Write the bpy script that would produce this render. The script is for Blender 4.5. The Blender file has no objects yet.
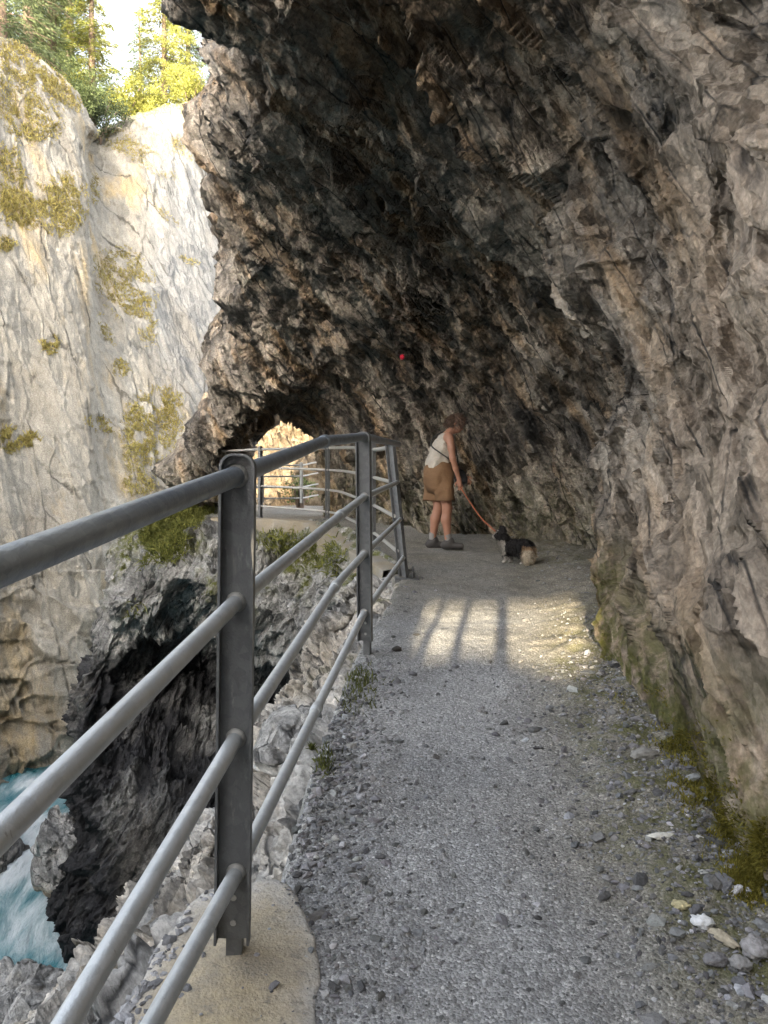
import bpy, math, random
import numpy as np
from mathutils import Vector, Matrix
rng = np.random.default_rng(7)
random.seed(7)
scene = bpy.context.scene
COL = scene.collection

# ------------------------------------------------------------------ camera
F_PX, CX, CY = 770.0, 384.0, 512.0
CAMZ = 1.45
PITCH = -math.atan(22 / 770.0)            # horizon at row 490
cam_d = bpy.data.cameras.new("camera"); cam = bpy.data.objects.new("camera", cam_d); COL.objects.link(cam)
cam_d.sensor_fit = 'VERTICAL'; cam_d.sensor_height = 36; cam_d.sensor_width = 27
cam_d.lens = F_PX / 1024 * 36
cam_d.clip_end = 2000; cam_d.clip_start = 0.02
cam.location = (0, 0, CAMZ); cam.rotation_euler = (math.pi / 2 + PITCH, 0, 0)
scene.camera = cam
cp, sp = math.cos(PITCH), math.sin(PITCH)

def ray(px, py):
    a = (px - CX) / F_PX; b = (CY - py) / F_PX
    return np.array([a, cp - b * sp, sp + b * cp])

def at(px, py, Y):
    d = ray(px, py); k = Y / d[1]
    return (d[0] * k, Y, CAMZ + d[2] * k)

# ------------------------------------------------------------------ noise
M32 = np.uint64(0xFFFFFFFF)
def _hash(i, j, k, s):
    h = (i.astype(np.int64) * 374761393 + j.astype(np.int64) * 668265263 + k.astype(np.int64) * 2147483647 + s * 974634533)
    h = h.astype(np.uint64) & M32
    h = ((h ^ (h >> np.uint64(13))) * np.uint64(1274126177)) & M32
    h = ((h ^ (h >> np.uint64(15))) * np.uint64(2246822519)) & M32
    return (h ^ (h >> np.uint64(16))).astype(np.int64)
_g = rng.normal(size=(256, 3)); _g /= np.linalg.norm(_g, axis=1)[:, None]
_g = _g.astype(np.float32)
_j = rng.random((4096, 3)).astype(np.float32)
_r = rng.random((4096, 4)).astype(np.float32)

def perlin(p, seed=0):
    p = np.asarray(p, np.float32)
    f = np.floor(p); i = f.astype(np.int64); w = p - f
    u = w * w * w * (w * (w * 6 - 15) + 10)
    out = np.zeros(len(p), np.float32)
    for dx in (0, 1):
        for dy in (0, 1):
            for dz in (0, 1):
                g = _g[_hash(i[:, 0] + dx, i[:, 1] + dy, i[:, 2] + dz, seed) & 255]
                v = g[:, 0] * (w[:, 0] - dx) + g[:, 1] * (w[:, 1] - dy) + g[:, 2] * (w[:, 2] - dz)
                out += v * (u[:, 0] if dx else 1 - u[:, 0]) * (u[:, 1] if dy else 1 - u[:, 1]) * (u[:, 2] if dz else 1 - u[:, 2])
    return out * 1.5

def fbm(p, octv=4, seed=0, gain=.5, ridged=False):
    a, s, out = 1.0, 0.0, 0
    p = np.asarray(p, np.float32)
    for o in range(octv):
        n = perlin(p, seed + o)
        if ridged: n = 1 - 2 * np.abs(n)
        out = out + a * n; s += a; a *= gain; p = p * 2.03 + 11.7
    return out / s

def voro(p, seed=0, jit=.8):
    """nearest cell: F1, F2, cell random numbers, vector to the cell centre"""
    p = np.asarray(p, np.float32)
    b = np.floor(p - .5).astype(np.int64)
    n = len(p)
    F1 = np.full(n, 9., np.float32); F2 = F1.copy(); ID = np.zeros(n, np.int64); D = np.zeros((n, 3), np.float32)
    for dx in (0, 1):
        for dy in (0, 1):
            for dz in (0, 1):
                c = b + np.array([dx, dy, dz])
                h = _hash(c[:, 0], c[:, 1], c[:, 2], seed) & 4095
                q = p - (c + .5 + (_j[h] - .5) * jit)
                d = np.sqrt((q * q).sum(1))
                near = d < F1
                F2 = np.where(near, F1, np.minimum(F2, d))
                F1 = np.where(near, d, F1); ID = np.where(near, h, ID); D = np.where(near[:, None], q, D)
    return F1, F2, ID, D

def sstep(a, b, x):
    t = np.clip((x - a) / (b - a), 0, 1); return t * t * (3 - 2 * t)

def basis(n, t):
    n = np.array(n, float); n /= np.linalg.norm(n)
    t = np.array(t, float); t -= n * t.dot(n); t /= np.linalg.norm(t)
    return np.stack([t, np.cross(n, t), n])      # rows: along, across, bed normal

def facets(p, size, stretch, B, amp, seed, tilt=.9, crack=.25, warp=.25):
    """fractured blocks: every cell is its own tilted plane, with grooves between cells"""
    q = (p @ B.T) / (np.array(stretch) * size)
    q = q + warp * np.stack([perlin(q * 1.3, seed + 50), perlin(q * 1.3 + 31, seed + 51), perlin(q * 1.3 + 77, seed + 52)], 1)
    F1, F2, ID, D = voro(q, seed)
    g = (_r[ID][:, :3] - .5) * 2
    h = (g * D).sum(1) * tilt + (_r[ID][:, 3] - .5) * .9
    e = F2 - F1
    s = sstep(0, .2, e)
    return amp * (h * (.35 + .65 * s) - crack * (1 - sstep(0, .13, e)))

def ledges(p, B, spacing, amp, seed, warp=.3):
    """broken bedding: stepped ledges that run along the beds"""
    q = p @ B.T
    u = q[:, 2] / spacing + warp * fbm(q / np.array([spacing * 4, spacing * 2.2, spacing * 1.6]), 4, seed)
    f = u - np.floor(u); i = np.floor(u).astype(np.int64)
    r = _r[(i * 37 + seed) & 4095]
    saw = np.where(f < .72, f / .72, (1 - f) / .28)
    m = .35 + .65 * sstep(-.25, .3, fbm(q / np.array([spacing * 5, spacing * 3, spacing * 3]) + r[:, :3] * 9, 3, seed + 5))
    return amp * (saw - .5) * m * (.5 + r[:, 3])

# ------------------------------------------------------------------ mesh helpers
def link(name, me, mat=None, parent=None):
    o = bpy.data.objects.new(name, me); COL.objects.link(o)
    if mat is not None: me.materials.append(mat)
    if parent is not None: o.parent = parent
    return o

def mesh_np(name, V, Fq, smooth=True, attrs=None):
    """V (n,3); Fq (m,3) or (m,4)"""
    me = bpy.data.meshes.new(name)
    V = np.asarray(V, np.float32); Fq = np.asarray(Fq, np.int32)
    k = Fq.shape[1]
    me.vertices.add(len(V)); me.vertices.foreach_set("co", V.ravel())
    me.loops.add(Fq.size); me.loops.foreach_set("vertex_index", Fq.ravel())
    me.polygons.add(len(Fq)); me.polygons.foreach_set("loop_start", np.arange(0, Fq.size, k, dtype=np.int32))
    me.polygons.foreach_set("use_smooth", np.full(len(Fq), smooth, bool))
    for an, av in (attrs or {}).items():
        av = np.asarray(av, np.float32)
        if av.ndim == 1:
            a = me.attributes.new(an, 'FLOAT', 'POINT'); a.data.foreach_set("value", av)
        else:
            a = me.attributes.new(an, 'FLOAT_COLOR', 'POINT')
            a.data.foreach_set("color", np.concatenate([av, np.ones((len(av), 1), np.float32)], 1).ravel())
    me.update(); me.validate()
    return me

def grid_faces(n, m, flip=False):
    i = np.arange(n - 1)[:, None]; j = np.arange(m - 1)[None, :]
    a = i * m + j
    f = np.stack([a, a + 1, a + m + 1, a + m], -1).reshape(-1, 4)
    return f[:, ::-1] if flip else f

def cr(P, x):
    """Catmull-Rom along axis 0 at parameters x in [0, n-1]"""
    P = np.concatenate([[2 * P[0] - P[1]], P, [2 * P[-1] - P[-2]]])
    i = np.clip(np.floor(x).astype(int), 0, len(P) - 4); t = (x - i).reshape((-1,) + (1,) * (P.ndim - 1))
    a, b, c, d = P[i], P[i + 1], P[i + 2], P[i + 3]
    return .5 * (2 * b + (c - a) * t + (2 * a - 5 * b + 4 * c - d) * t ** 2 + (3 * b - a - 3 * c + d) * t ** 3)

def params(counts):
    return np.concatenate([k + np.arange(c) / c for k, c in enumerate(counts)] + [[len(counts)]])

def net(ctrl, cu, cv):
    """bicubic patch through a net of control points"""
    C = np.array(ctrl, float)
    G = cr(C, params(cu))
    G = cr(G.transpose(1, 0, 2), params(cv)).transpose(1, 0, 2)
    return G

def gnorm(G):
    n = np.cross(np.gradient(G, axis=0), np.gradient(G, axis=1))
    return n / np.maximum(np.linalg.norm(n, axis=2, keepdims=True), 1e-9)

def tag(o, label=None, cat=None, group=None, kind=None):
    if label: o['label'] = label
    if cat: o['category'] = cat
    if group: o['group'] = group
    if kind: o['kind'] = kind
    return o

def empty(name, loc, label, cat, group=None, rz=0):
    o = bpy.data.objects.new(name, None); COL.objects.link(o); o.location = loc; o.rotation_euler = (0, 0, rz)
    o.empty_display_size = .1
    return tag(o, label, cat, group)

class MB:
    """collects shapes of one part"""
    def __init__(s): s.V = []; s.F = []; s.n = 0
    def add(s, V, F):
        s.V.append(np.asarray(V, float)); s.F += [tuple(i + s.n for i in f) for f in F]; s.n += len(V)
    def tube(s, pts, r, k=14, caps=True):
        pts = np.array(pts, float); n = len(pts)
        r = np.broadcast_to(np.asarray(r, float), (n,))
        T = np.gradient(pts, axis=0); T /= np.linalg.norm(T, axis=1)[:, None]
        ref = np.array([0, 0, 1.]) if abs(T[0][2]) < .9 else np.array([1., 0, 0])
        V = []
        for p, t, q in zip(pts, T, r):
            u = np.cross(t, ref); u /= np.linalg.norm(u); v = np.cross(u, t)
            a = np.arange(k) * 2 * math.pi / k
            V.append(p + q * (np.cos(a)[:, None] * u + np.sin(a)[:, None] * v))
        V = np.concatenate(V); F = []
        for i in range(n - 1):
            for j in range(k):
                F.append((i * k + j, i * k + (j + 1) % k, (i + 1) * k + (j + 1) % k, (i + 1) * k + j))
        if caps: F.append(tuple(range(k - 1, -1, -1))); F.append(tuple((n - 1) * k + j for j in range(k)))
        s.add(V, F)
    def prism(s, outline, a, b, M=None):
        """outline (n,2) in local xz, extruded along local y from a to b"""
        o = np.array(outline, float); n = len(o)
        V = np.concatenate([np.c_[o[:, 0], np.full(n, a), o[:, 1]], np.c_[o[:, 0], np.full(n, b), o[:, 1]]])
        if M is not None: V = V @ np.array(M)[:3, :3].T + np.array(M)[:3, 3]
        F = [tuple(range(n)), tuple(range(2 * n - 1, n - 1, -1))]
        F += [(i, i + n, (i + 1) % n + n, (i + 1) % n) for i in range(n)]
        s.add(V, F)
    def box(s, lo, hi, M=None):
        s.prism([(lo[0], lo[2]), (hi[0], lo[2]), (hi[0], hi[2]), (lo[0], hi[2])], lo[1], hi[1], M)
    def build(s, name, mat, parent=None, smooth=False, bevel=0):
        me = bpy.data.meshes.new(name)
        me.from_pydata(np.concatenate(s.V).tolist(), [], s.F)
        import bmesh
        bm = bmesh.new(); bm.from_mesh(me); bmesh.ops.recalc_face_normals(bm, faces=bm.faces)
        if bevel: 
            ed = [e for e in bm.edges if len(e.link_faces) == 2 and e.calc_face_angle() > .6]
            bmesh.ops.bevel(bm, geom=ed, offset=bevel, segments=2, affect='EDGES', clamp_overlap=True)
        bm.to_mesh(me); bm.free()
        if smooth:
            me.polygons.foreach_set("use_smooth", np.full(len(me.polygons), True))
            try: me.set_sharp_from_angle(angle=math.radians(40))
            except Exception: pass
        me.update()
        return link(name, me, mat, parent)

# ------------------------------------------------------------------ materials
class NT:
    def __init__(s, name):
        s.m = bpy.data.materials.new(name); s.m.use_nodes = True
        s.t = s.m.node_tree; s.t.nodes.clear()
        s.out = s.t.nodes.new('ShaderNodeOutputMaterial')
        s.b = s.n('ShaderNodeBsdfPrincipled')
        s.t.links.new(s.b.outputs[0], s.out.inputs[0])
        s.obj = s.n('ShaderNodeTexCoord').outputs['Object']
    def n(s, ty, **kw):
        x = s.t.nodes.new(ty)
        for k, v in kw.items():
            k2 = k.replace('_', ' ')
            if k2 in x.inputs: s.set(x.inputs[k2], v)
            else: setattr(x, k, v)
        return x
    def set(s, sock, v):
        if isinstance(v, bpy.types.NodeSocket): s.t.links.new(v, sock)
        elif isinstance(v, (tuple, list)) and len(v) == 3 and sock.type == 'RGBA': sock.default_value = (*v, 1)
        else: sock.default_value = v
    def noise(s, scale, vec=None, detail=6, rough=.6, dist=0.):
        return s.n('ShaderNodeTexNoise', Vector=vec or s.obj, Scale=scale, Detail=detail, Roughness=rough, Distortion=dist).outputs['Fac']
    def voro(s, scale, vec=None, out='Distance', feature='F1'):
        return s.n('ShaderNodeTexVoronoi', feature=feature, Vector=vec or s.obj, Scale=scale).outputs[out]
    def bed(s, B, stretch):
        e = Matrix([list(r) for r in B]).transposed().to_euler()
        return s.n('ShaderNodeMapping', vector_type='TEXTURE', Vector=s.obj, Rotation=tuple(e), Scale=tuple(stretch)).outputs[0]
    def map(s, rot=(0, 0, 0), scale=(1, 1, 1)):
        return s.n('ShaderNodeMapping', Vector=s.obj, Rotation=rot, Scale=scale).outputs[0]
    def ramp(s, fac, stops):
        r = s.n('ShaderNodeValToRGB', Fac=fac); e = r.color_ramp.elements
        while len(e) < len(stops): e.new(.5)
        for k, (p, c) in zip(e, stops):
            k.position = p; k.color = (*(c if isinstance(c, (tuple, list)) else (c, c, c)), 1)
        return r.outputs[0]
    def mix(s, fac, a, b, mode='MIX'):
        x = s.n('ShaderNodeMix', data_type='RGBA', blend_type=mode)
        s.set(x.inputs['Factor'], fac); s.set(x.inputs[6], a); s.set(x.inputs[7], b)
        return x.outputs[2]
    def math(s, op, a, b=0.):
        x = s.n('ShaderNodeMath', operation=op); s.set(x.inputs[0], a); s.set(x.inputs[1], b); return x.outputs[0]
    def attr(s, name, out='Fac'):
        return s.n('ShaderNodeAttribute', attribute_name=name).outputs[out]
    def bump(s, h, dist, strength=1., normal=None):
        x = s.n('ShaderNodeBump', Height=h, Distance=dist, Strength=strength)
        if normal is not None: s.set(x.inputs['Normal'], normal)
        return x.outputs[0]
    def vm(s, op, a, b):
        x = s.n('ShaderNodeVectorMath', operation=op); s.set(x.inputs[0], a); s.set(x.inputs[1], b)
        return x.outputs['Value' if op == 'DOT_PRODUCT' else 0]
    def warp(s, vec, scale, amt):
        c = s.n('ShaderNodeTexNoise', Vector=vec, Scale=scale, Detail=4).outputs['Color']
        return s.vm('ADD', vec, s.vm('MULTIPLY', s.vm('SUBTRACT', c, (.5, .5, .5)), (amt, amt, amt)))
    def chips(s, scale, vec, k):
        v = s.n('ShaderNodeTexVoronoi', Vector=vec, Scale=scale)
        d = s.vm('DOT_PRODUCT', s.vm('SUBTRACT', vec, v.outputs['Position']), s.vm('SUBTRACT', v.outputs['Color'], (.5, .5, .5)))
        return s.math('MULTIPLY', d, k), v.outputs['Color']
    def fin(s, col, rough=.8, normal=None, **kw):
        s.set(s.b.inputs['Base Color'], col); s.set(s.b.inputs['Roughness'], rough)
        if normal is not None: s.set(s.b.inputs['Normal'], normal)
        for k, v in kw.items(): s.set(s.b.inputs[k.replace('_', ' ')], v)
        return s.m

def rock_mat(name, ramp, brown, stain, tint, B, stretch, stain_shade_lo=.5, brown_lo=.52, sc=1., bumpd=.02, rough=.75, chip=1., vary=.6, crack_scale=1.6, crack_w=.03, bands=False, crack_st=None, chip_st=(1.4, 1.1, .62)):
    t = NT(name)
    st = t.bed(B, stretch)
    big = t.noise(1.1 * sc, detail=9, rough=.66)
    streak = t.noise(1.6 * sc, st, detail=9, rough=.68, dist=.4)
    c = t.ramp(t.math('ADD', t.math('MULTIPLY', big, .5), t.math('MULTIPLY', streak, .5)), [(.34, ramp[0]), (.47, ramp[1]), (.56, ramp[2]), (.68, ramp[3])])
    bm_ = t.ramp(t.noise(.75 * sc, st, detail=7, rough=.62), [(brown_lo, 0.), (brown_lo + .13, 1.)])
    c = t.mix(t.math('MULTIPLY', bm_, .75), c, brown)
    c = t.mix(t.attr('tint'), c, t.mix(streak, tuple(x * .62 for x in tint), tuple(min(1, x * 1.38) for x in tint)))
    wv = t.warp(t.bed(B, chip_st), 3.5 * sc, .16)
    h1, c1 = t.chips(2.1 * sc, wv, 1.3 * chip); h2, c2 = t.chips(6.5 * sc, wv, 1.15 * chip); h3, c3 = t.chips(19 * sc, wv, .7 * chip)
    red = lambda c_: t.n('ShaderNodeSeparateColor', Color=c_).outputs[0]
    var = t.math('ADD', t.math('ADD', t.math('ADD', t.math('MULTIPLY', red(c1), .4), t.math('MULTIPLY', red(c2), .35)), t.math('MULTIPLY', red(c3), .2)), t.math('MULTIPLY', streak, .3))
    c = t.mix(vary, c, t.ramp(var, [(.34, .42), (.6, .95), (.88, 1.75)]), 'MULTIPLY')
    crk = t.n('ShaderNodeTexVoronoi', feature='DISTANCE_TO_EDGE', Vector=t.warp(t.bed(B, crack_st) if crack_st else st, 2.2 * sc, .35), Scale=crack_scale).outputs['Distance']
    crm = t.math('MULTIPLY', t.ramp(crk, [(.004, 1.), (crack_w, 0.)]), t.ramp(t.noise(1.3 * sc, detail=4), [(.42, 0.), (.56, .9)]))
    c = t.mix(crm, c, tuple(x * .8 for x in stain))
    sm = t.ramp(t.noise(.7 * sc, st if bands else t.map((0, 0, 0), (1, 1, .35)), detail=8, rough=.65), [(stain_shade_lo, 0.), (stain_shade_lo + .14, 1.)])
    c = t.mix(t.math('MULTIPLY', sm, t.attr('stain')), c, stain)  # stain mask also carries the shade painted at the back of the cave
    fine = t.noise(34, detail=5, rough=.7)
    c = t.mix(.75, c, t.ramp(fine, [(.3, .45), (.5, 1.), (.7, 1.6)]), 'MULTIPLY')
    ms = t.math('MULTIPLY', t.attr('moss'), t.ramp(t.noise(9, detail=6, rough=.7), [(.38, .0), (.55, 1.)]))
    c = t.mix(ms, c, t.mix(t.noise(60, detail=3), (.035, .045, .008), (.16, .16, .03)))
    h = t.math('ADD', t.math('ADD', h1, h2), h3)
    h = t.math('ADD', h, t.math('MULTIPLY', t.noise(7 * sc, st, detail=10, rough=.7), bumpd * 2.2))
    h = t.math('ADD', h, t.math('MULTIPLY', t.noise(60, detail=5, rough=.7), .006))
    h = t.math('SUBTRACT', h, t.math('MULTIPLY', crm, .02))
    return t.fin(c, rough, t.bump(h, 1., 1.), Specular_IOR_Level=.3)

BED = basis((.74, -.48, .48), (0, -1, -1))
BB = basis((.55, -.25, .8), (-.5, .8, 0))
SB = basis((-.8, -.3, .5), (.3, 0, 1))
VB = basis((.9, .4, .1), (0, 0, 1))
CB = basis((.35, .1, .93), (0, 1, 0))
M = {}
M['roof'] = rock_mat('overhang rock', [(.085, .075, .064), (.205, .176, .143), (.31, .266, .212), (.5, .44, .36)], (.32, .205, .105), (.03, .029, .028), (.37, .29, .215), BED, (2.2, 1.5, .36), stain_shade_lo=.5, brown_lo=.49, sc=1.1, bands=True, chip=2.0, vary=.68)
M['bank'] = rock_mat('river bank rock', [(.2, .195, .19), (.33, .325, .31), (.45, .435, .41), (.6, .58, .55)], (.36, .29, .2), (.05, .05, .05), (.46, .41, .34), BB, (1.9, 1.2, .45), stain_shade_lo=.6, sc=1.05, crack_scale=2.2, chip=1.4, vary=.8)
M['spur'] = rock_mat('spur rock', [(.08, .08, .078), (.16, .158, .152), (.26, .255, .24), (.46, .45, .42)], (.16, .145, .125), (.025, .025, .028), (.36, .35, .33), SB, (1.8, 1, .5), stain_shade_lo=.38, sc=1.0)
M['cliff'] = rock_mat('pale cliff rock', [(.165, .148, .122), (.215, .197, .163), (.255, .234, .195), (.32, .297, .25)], (.34, .25, .125), (.075, .068, .055), (.16, .16, .155), VB, (2.6, 1, .6), stain_shade_lo=.6, brown_lo=.53, sc=.5, bumpd=.02, rough=.9, chip=.4, vary=.25, crack_scale=.8, crack_w=.022, crack_st=(9, 1.5, 1.3), chip_st=(2.2, 1, .6))
M['sunlit'] = rock_mat('ochre gorge rock', [(.12, .092, .06), (.175, .135, .088), (.215, .172, .115), (.26, .22, .165)], (.24, .155, .07), (.11, .085, .06), (.4, .35, .3), VB, (1.6, 1, .7), sc=.6, rough=.9)

def path_mat():
    t = NT('gravel path')
    c = t.ramp(t.noise(1.4, detail=8, rough=.65), [(.3, (.225, .227, .229)), (.5, (.315, .315, .313)), (.7, (.4, .398, .392))])
    c = t.mix(t.math('MULTIPLY', t.attr('dust'), .85), c, t.ramp(t.noise(4, detail=7), [(.3, (.13, .115, .085)), (.7, (.27, .24, .185))]))
    v = t.n('ShaderNodeSeparateColor', Color=t.voro(130, out='Color')).outputs[0]
    c = t.mix(.8, c, t.ramp(v, [(0., .5), (.5, .95), (.85, 1.2), (1., 1.9)]), 'MULTIPLY')
    c = t.mix(.7, c, t.ramp(t.noise(230, detail=3, rough=.8), [(.3, .5), (.5, 1.), (.72, 1.7)]), 'MULTIPLY')
    ms = t.math('MULTIPLY', t.attr('moss'), t.ramp(t.noise(7, detail=6, rough=.7), [(.42, 0.), (.58, .85)]))
    c = t.mix(ms, c, t.mix(t.noise(70), (.05, .055, .015), (.15, .145, .05)))
    h = t.math('ADD', t.math('MULTIPLY', t.voro(130), -.6), t.math('MULTIPLY', t.noise(28, detail=8, rough=.75), 1.))
    h = t.math('ADD', h, t.math('MULTIPLY', t.noise(200, detail=2), .4))
    return t.fin(c, .85, t.bump(h, .0095, 1.), Specular_IOR_Level=.25)
M['path'] = path_mat()

def stone_mat():
    t = NT('loose stone')
    c = t.attr('tone', 'Color')
    c = t.mix(.6, c, t.ramp(t.noise(60, detail=5, rough=.7), [(.3, .55), (.5, 1.), (.7, 1.45)]), 'MULTIPLY')
    return t.fin(c, .8, t.bump(t.noise(90, detail=6), .006), Specular_IOR_Level=.3)
M['stone'] = stone_mat()

def steel(name, c0, c1, rough, metal=.75):
    t = NT(name)
    v = t.n('ShaderNodeSeparateColor', Color=t.voro(45, out='Color')).outputs[0]
    c = t.mix(t.math('ADD', t.math('MULTIPLY', v, .35), t.math('MULTIPLY', t.noise(14, detail=8, rough=.7), .65)), c0, c1)
    dirt = t.ramp(t.noise(22, t.map((0, 0, 0), (1, 1, .3)), detail=8, rough=.75), [(.6, 0.), (.74, .55)])
    c = t.mix(dirt, c, (.42, .42, .4))
    sc = t.ramp(t.noise(120, t.map((0, 0, 0), (1, 1, .15)), detail=3), [(.68, 0.), (.75, .5)])
    c = t.mix(sc, c, (.12, .11, .1))
    r = t.ramp(t.noise(18, detail=6), [(.3, rough - .1), (.7, rough + .14)])
    return t.fin(c, r, t.bump(t.noise(160, detail=4), .0012), Metallic=metal)
M['post'] = steel('weathered galvanised post', (.085, .088, .09), (.19, .192, .192), .48, .4)
M['rail'] = steel('galvanised rail tube', (.42, .445, .455), (.62, .64, .645), .42, .5)
M['handrail'] = steel('worn handrail tube', (.17, .2, .235), (.34, .375, .41), .36, .6)
M['railfar'] = steel('dull rail tube', (.34, .33, .31), (.5, .49, .46), .5, .55)

def conc_mat(name='stained concrete', k=1.):
    t = NT(name)
    e = t.ramp(t.math('ADD', t.attr('tint'), t.math('MULTIPLY', t.noise(9, detail=8, rough=.7), .5)), [(.3, tuple(k * q for q in (.42, .35, .235))), (.5, tuple(k * q for q in (.48, .415, .31))), (.72, tuple(k * q for q in (.47, .455, .43)))])
    c = t.mix(.7, e, t.ramp(t.noise(70, detail=6, rough=.75), [(.3, .6), (.5, 1.), (.72, 1.3)]), 'MULTIPLY')
    c = t.mix(t.ramp(t.noise(26, detail=6, rough=.7), [(.56, 0.), (.68, .75)]), c, (.17, .16, .14))
    c = t.mix(t.ramp(t.noise(3.5, detail=9, rough=.72), [(.5, 0.), (.66, .6)]), c, (.24, .225, .2))
    return t.fin(c, .9, t.bump(t.math('ADD', t.noise(45, detail=8, rough=.7), t.math('MULTIPLY', t.voro(140), .25)), .008), Specular_IOR_Level=.2)
M['concrete'] = conc_mat(); M['ledge'] = conc_mat('darker concrete', .55)  # ledge uses the footing concrete in a darker tone

def water_mat():
    t = NT('glacial river water')
    fl = t.map((0, 0, math.radians(-12)), (1.3, .42, 1))
    foam = t.math('ADD', t.math('MULTIPLY', t.noise(1.5, fl, detail=12, rough=.76, dist=.7), .8), t.math('MULTIPLY', t.attr('foam'), .45))
    c = t.mix(t.noise(.8, detail=4), (.015, .12, .15), (.05, .26, .3))
    f = t.ramp(foam, [(.53, 0.), (.66, .4), (.8, 1.)])
    c = t.mix(f, c, (.72, .78, .8))
    h = t.math('ADD', t.noise(4, fl, detail=8, rough=.6, dist=.8), t.math('MULTIPLY', t.noise(14, fl, detail=6), .4))
    return t.fin(c, t.ramp(foam, [(.45, .12), (.65, .6)]), t.bump(h, .18))
M['water'] = water_mat()

def plain(name, col, rough=.7, var=.25, scale=30, bump=.004, trans=0, attr=None, **kw):
    t = NT(name)
    c = t.mix(t.noise(scale, detail=5, rough=.65), tuple(x * (1 - var) for x in col), tuple(min(1, x * (1 + var)) for x in col))
    if attr: c = t.mix(1., t.attr(attr, 'Color'), t.ramp(t.noise(scale, detail=5), [(.3, 1 - var), (.7, 1 + var)]), 'MULTIPLY')
    m = t.fin(c, rough, t.bump(t.noise(scale * 2, detail=5), bump) if bump else None, **kw)
    if trans:
        d = t.n('ShaderNodeBsdfTranslucent', Color=c); x = t.n('ShaderNodeMixShader', Fac=trans)
        t.t.links.new(t.b.outputs[0], x.inputs[1]); t.t.links.new(d.outputs[0], x.inputs[2]); t.t.links.new(x.outputs[0], t.out.inputs[0])
    return m
M['grass'] = plain('grass blades', (.1, .1, .03), .6, .2, 3, 0, .35, 'tone', Specular_IOR_Level=.2)
M['leaf'] = plain('foliage', (.1, .1, .03), .6, .25, 2, 0, .45, 'tone', Specular_IOR_Level=.2)
M['bark'] = plain('bark', (.12, .085, .06), .9, .4, 12, .02)

# ------------------------------------------------------------------ ground profile
_gy = [-14, -6, -2, 0, 1.85, 4.32, 7.08, 9.8, 11, 12.4, 13.3, 30]
_gz = [-.25, -.25, -.15, .0, .285, .524, .64, .69, .78, .93, .95, 1.0]
def gz(y):
    y = np.asarray(y, float)
    return (np.interp(y - .35, _gy, _gz) + np.interp(y, _gy, _gz) + np.interp(y + .35, _gy, _gz)) / 3
_xly = [-14, -6, -2, .5, 1.9, 3.0, 4.3, 5.5, 7.0, 8.9, 11.0, 12.3, 12.9, 13.6, 14.2, 30]
_xlx = [-1.1, -1.0, -.8, -.6, -.34, -.3, -.2, -.05, .1, -.22, -.7, -1.1, -2.3, -3.4, -3.6, -3.7]
_xry = [-14, -4, 0, 2.3, 4.3, 6, 7.5, 9.5, 11, 12, 30]
_xrx = [1.5, 1.25, 1.12, 1.02, 1.22, 1.62, 1.98, 2.15, 2.1, 1.4, 1.0]
def xl(y): return np.interp(y, _xly, _xlx)
def xr(y): return np.interp(y, _xry, _xrx)

# ------------------------------------------------------------------ path
def build_path():
    ys = [-12.]
    while ys[-1] < 24: ys.append(ys[-1] + .0042 * max(abs(ys[-1]), 1.7) * (1 if ys[-1] > 0 else 3))
    ys = np.array(ys); m = 300
    u = np.linspace(0, 1, m)
    X = xl(ys)[:, None] * (1 - u) + (xr(ys) + .45)[:, None] * u
    Y = np.repeat(ys[:, None], m, 1)
    Z = np.repeat(gz(ys)[:, None], m, 1)
    P = np.stack([X, Y, Z], -1).reshape(-1, 3)
    z = P[:, 2].copy()
    dl = P[:, 0] - xl(P[:, 1]); dr = xr(P[:, 1]) - P[:, 0]
    z += .05 * fbm(np.c_[P[:, :2] * .9, P[:, 0] * 0], 3, 3)
    z += .016 * fbm(np.c_[P[:, :2] * 7, P[:, 0] * 0], 4, 9)
    edge = sstep(.55, 0, dr)
    z += edge * (.07 + .05 * fbm(np.c_[P[:, :2] * 5, P[:, 0] * 0], 3, 21))
    # small stones pressed into the surface
    F1, F2, ID, D = voro(np.c_[P[:, :2] * 26, P[:, 0] * 0 + .5], 5)
    keep = _r[ID][:, 0] < (.16 + .45 * edge + .3 * sstep(.35, .0, dl))
    z += np.where(keep, np.maximum(0, .4 - F1) * .035 * (1 - .8 * sstep(4, 5, P[:, 1])) * (.4 + _r[ID][:, 1]), 0)
    z -= .12 * sstep(.06, -.02, dl)
    P[:, 2] = z
    far = sstep(4.6, 6.8, P[:, 1])
    dust = np.clip(sstep(.8, .1, dr) * .9 + far * .75 + .4 * fbm(np.c_[P[:, :2] * 1.2, P[:, 0] * 0], 3, 33), 0, 1)
    moss = np.clip(sstep(.5, .1, dr) * sstep(7, 3, P[:, 1]) * 1.1 + sstep(.2, 0, dl) * .35 * sstep(2, 3, P[:, 1]) + sstep(7, 8, P[:, 1]) * sstep(.9, .3, dr) * .5, 0, 1)
    me = mesh_np('path', P, grid_faces(len(ys), m), True, {'dust': dust, 'moss': moss})
    o = link('path', me, M['path']); tag(o, 'grey gravel path climbing under the rock overhang', 'path', kind='structure')
    return o
path = build_path()

def attrs_n(n, **kw):
    d = {k: np.zeros(n, np.float32) for k in ('tint', 'stain', 'moss')}
    for k, v in kw.items(): d[k] = np.clip(v, 0, 1).astype(np.float32)
    return d

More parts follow.
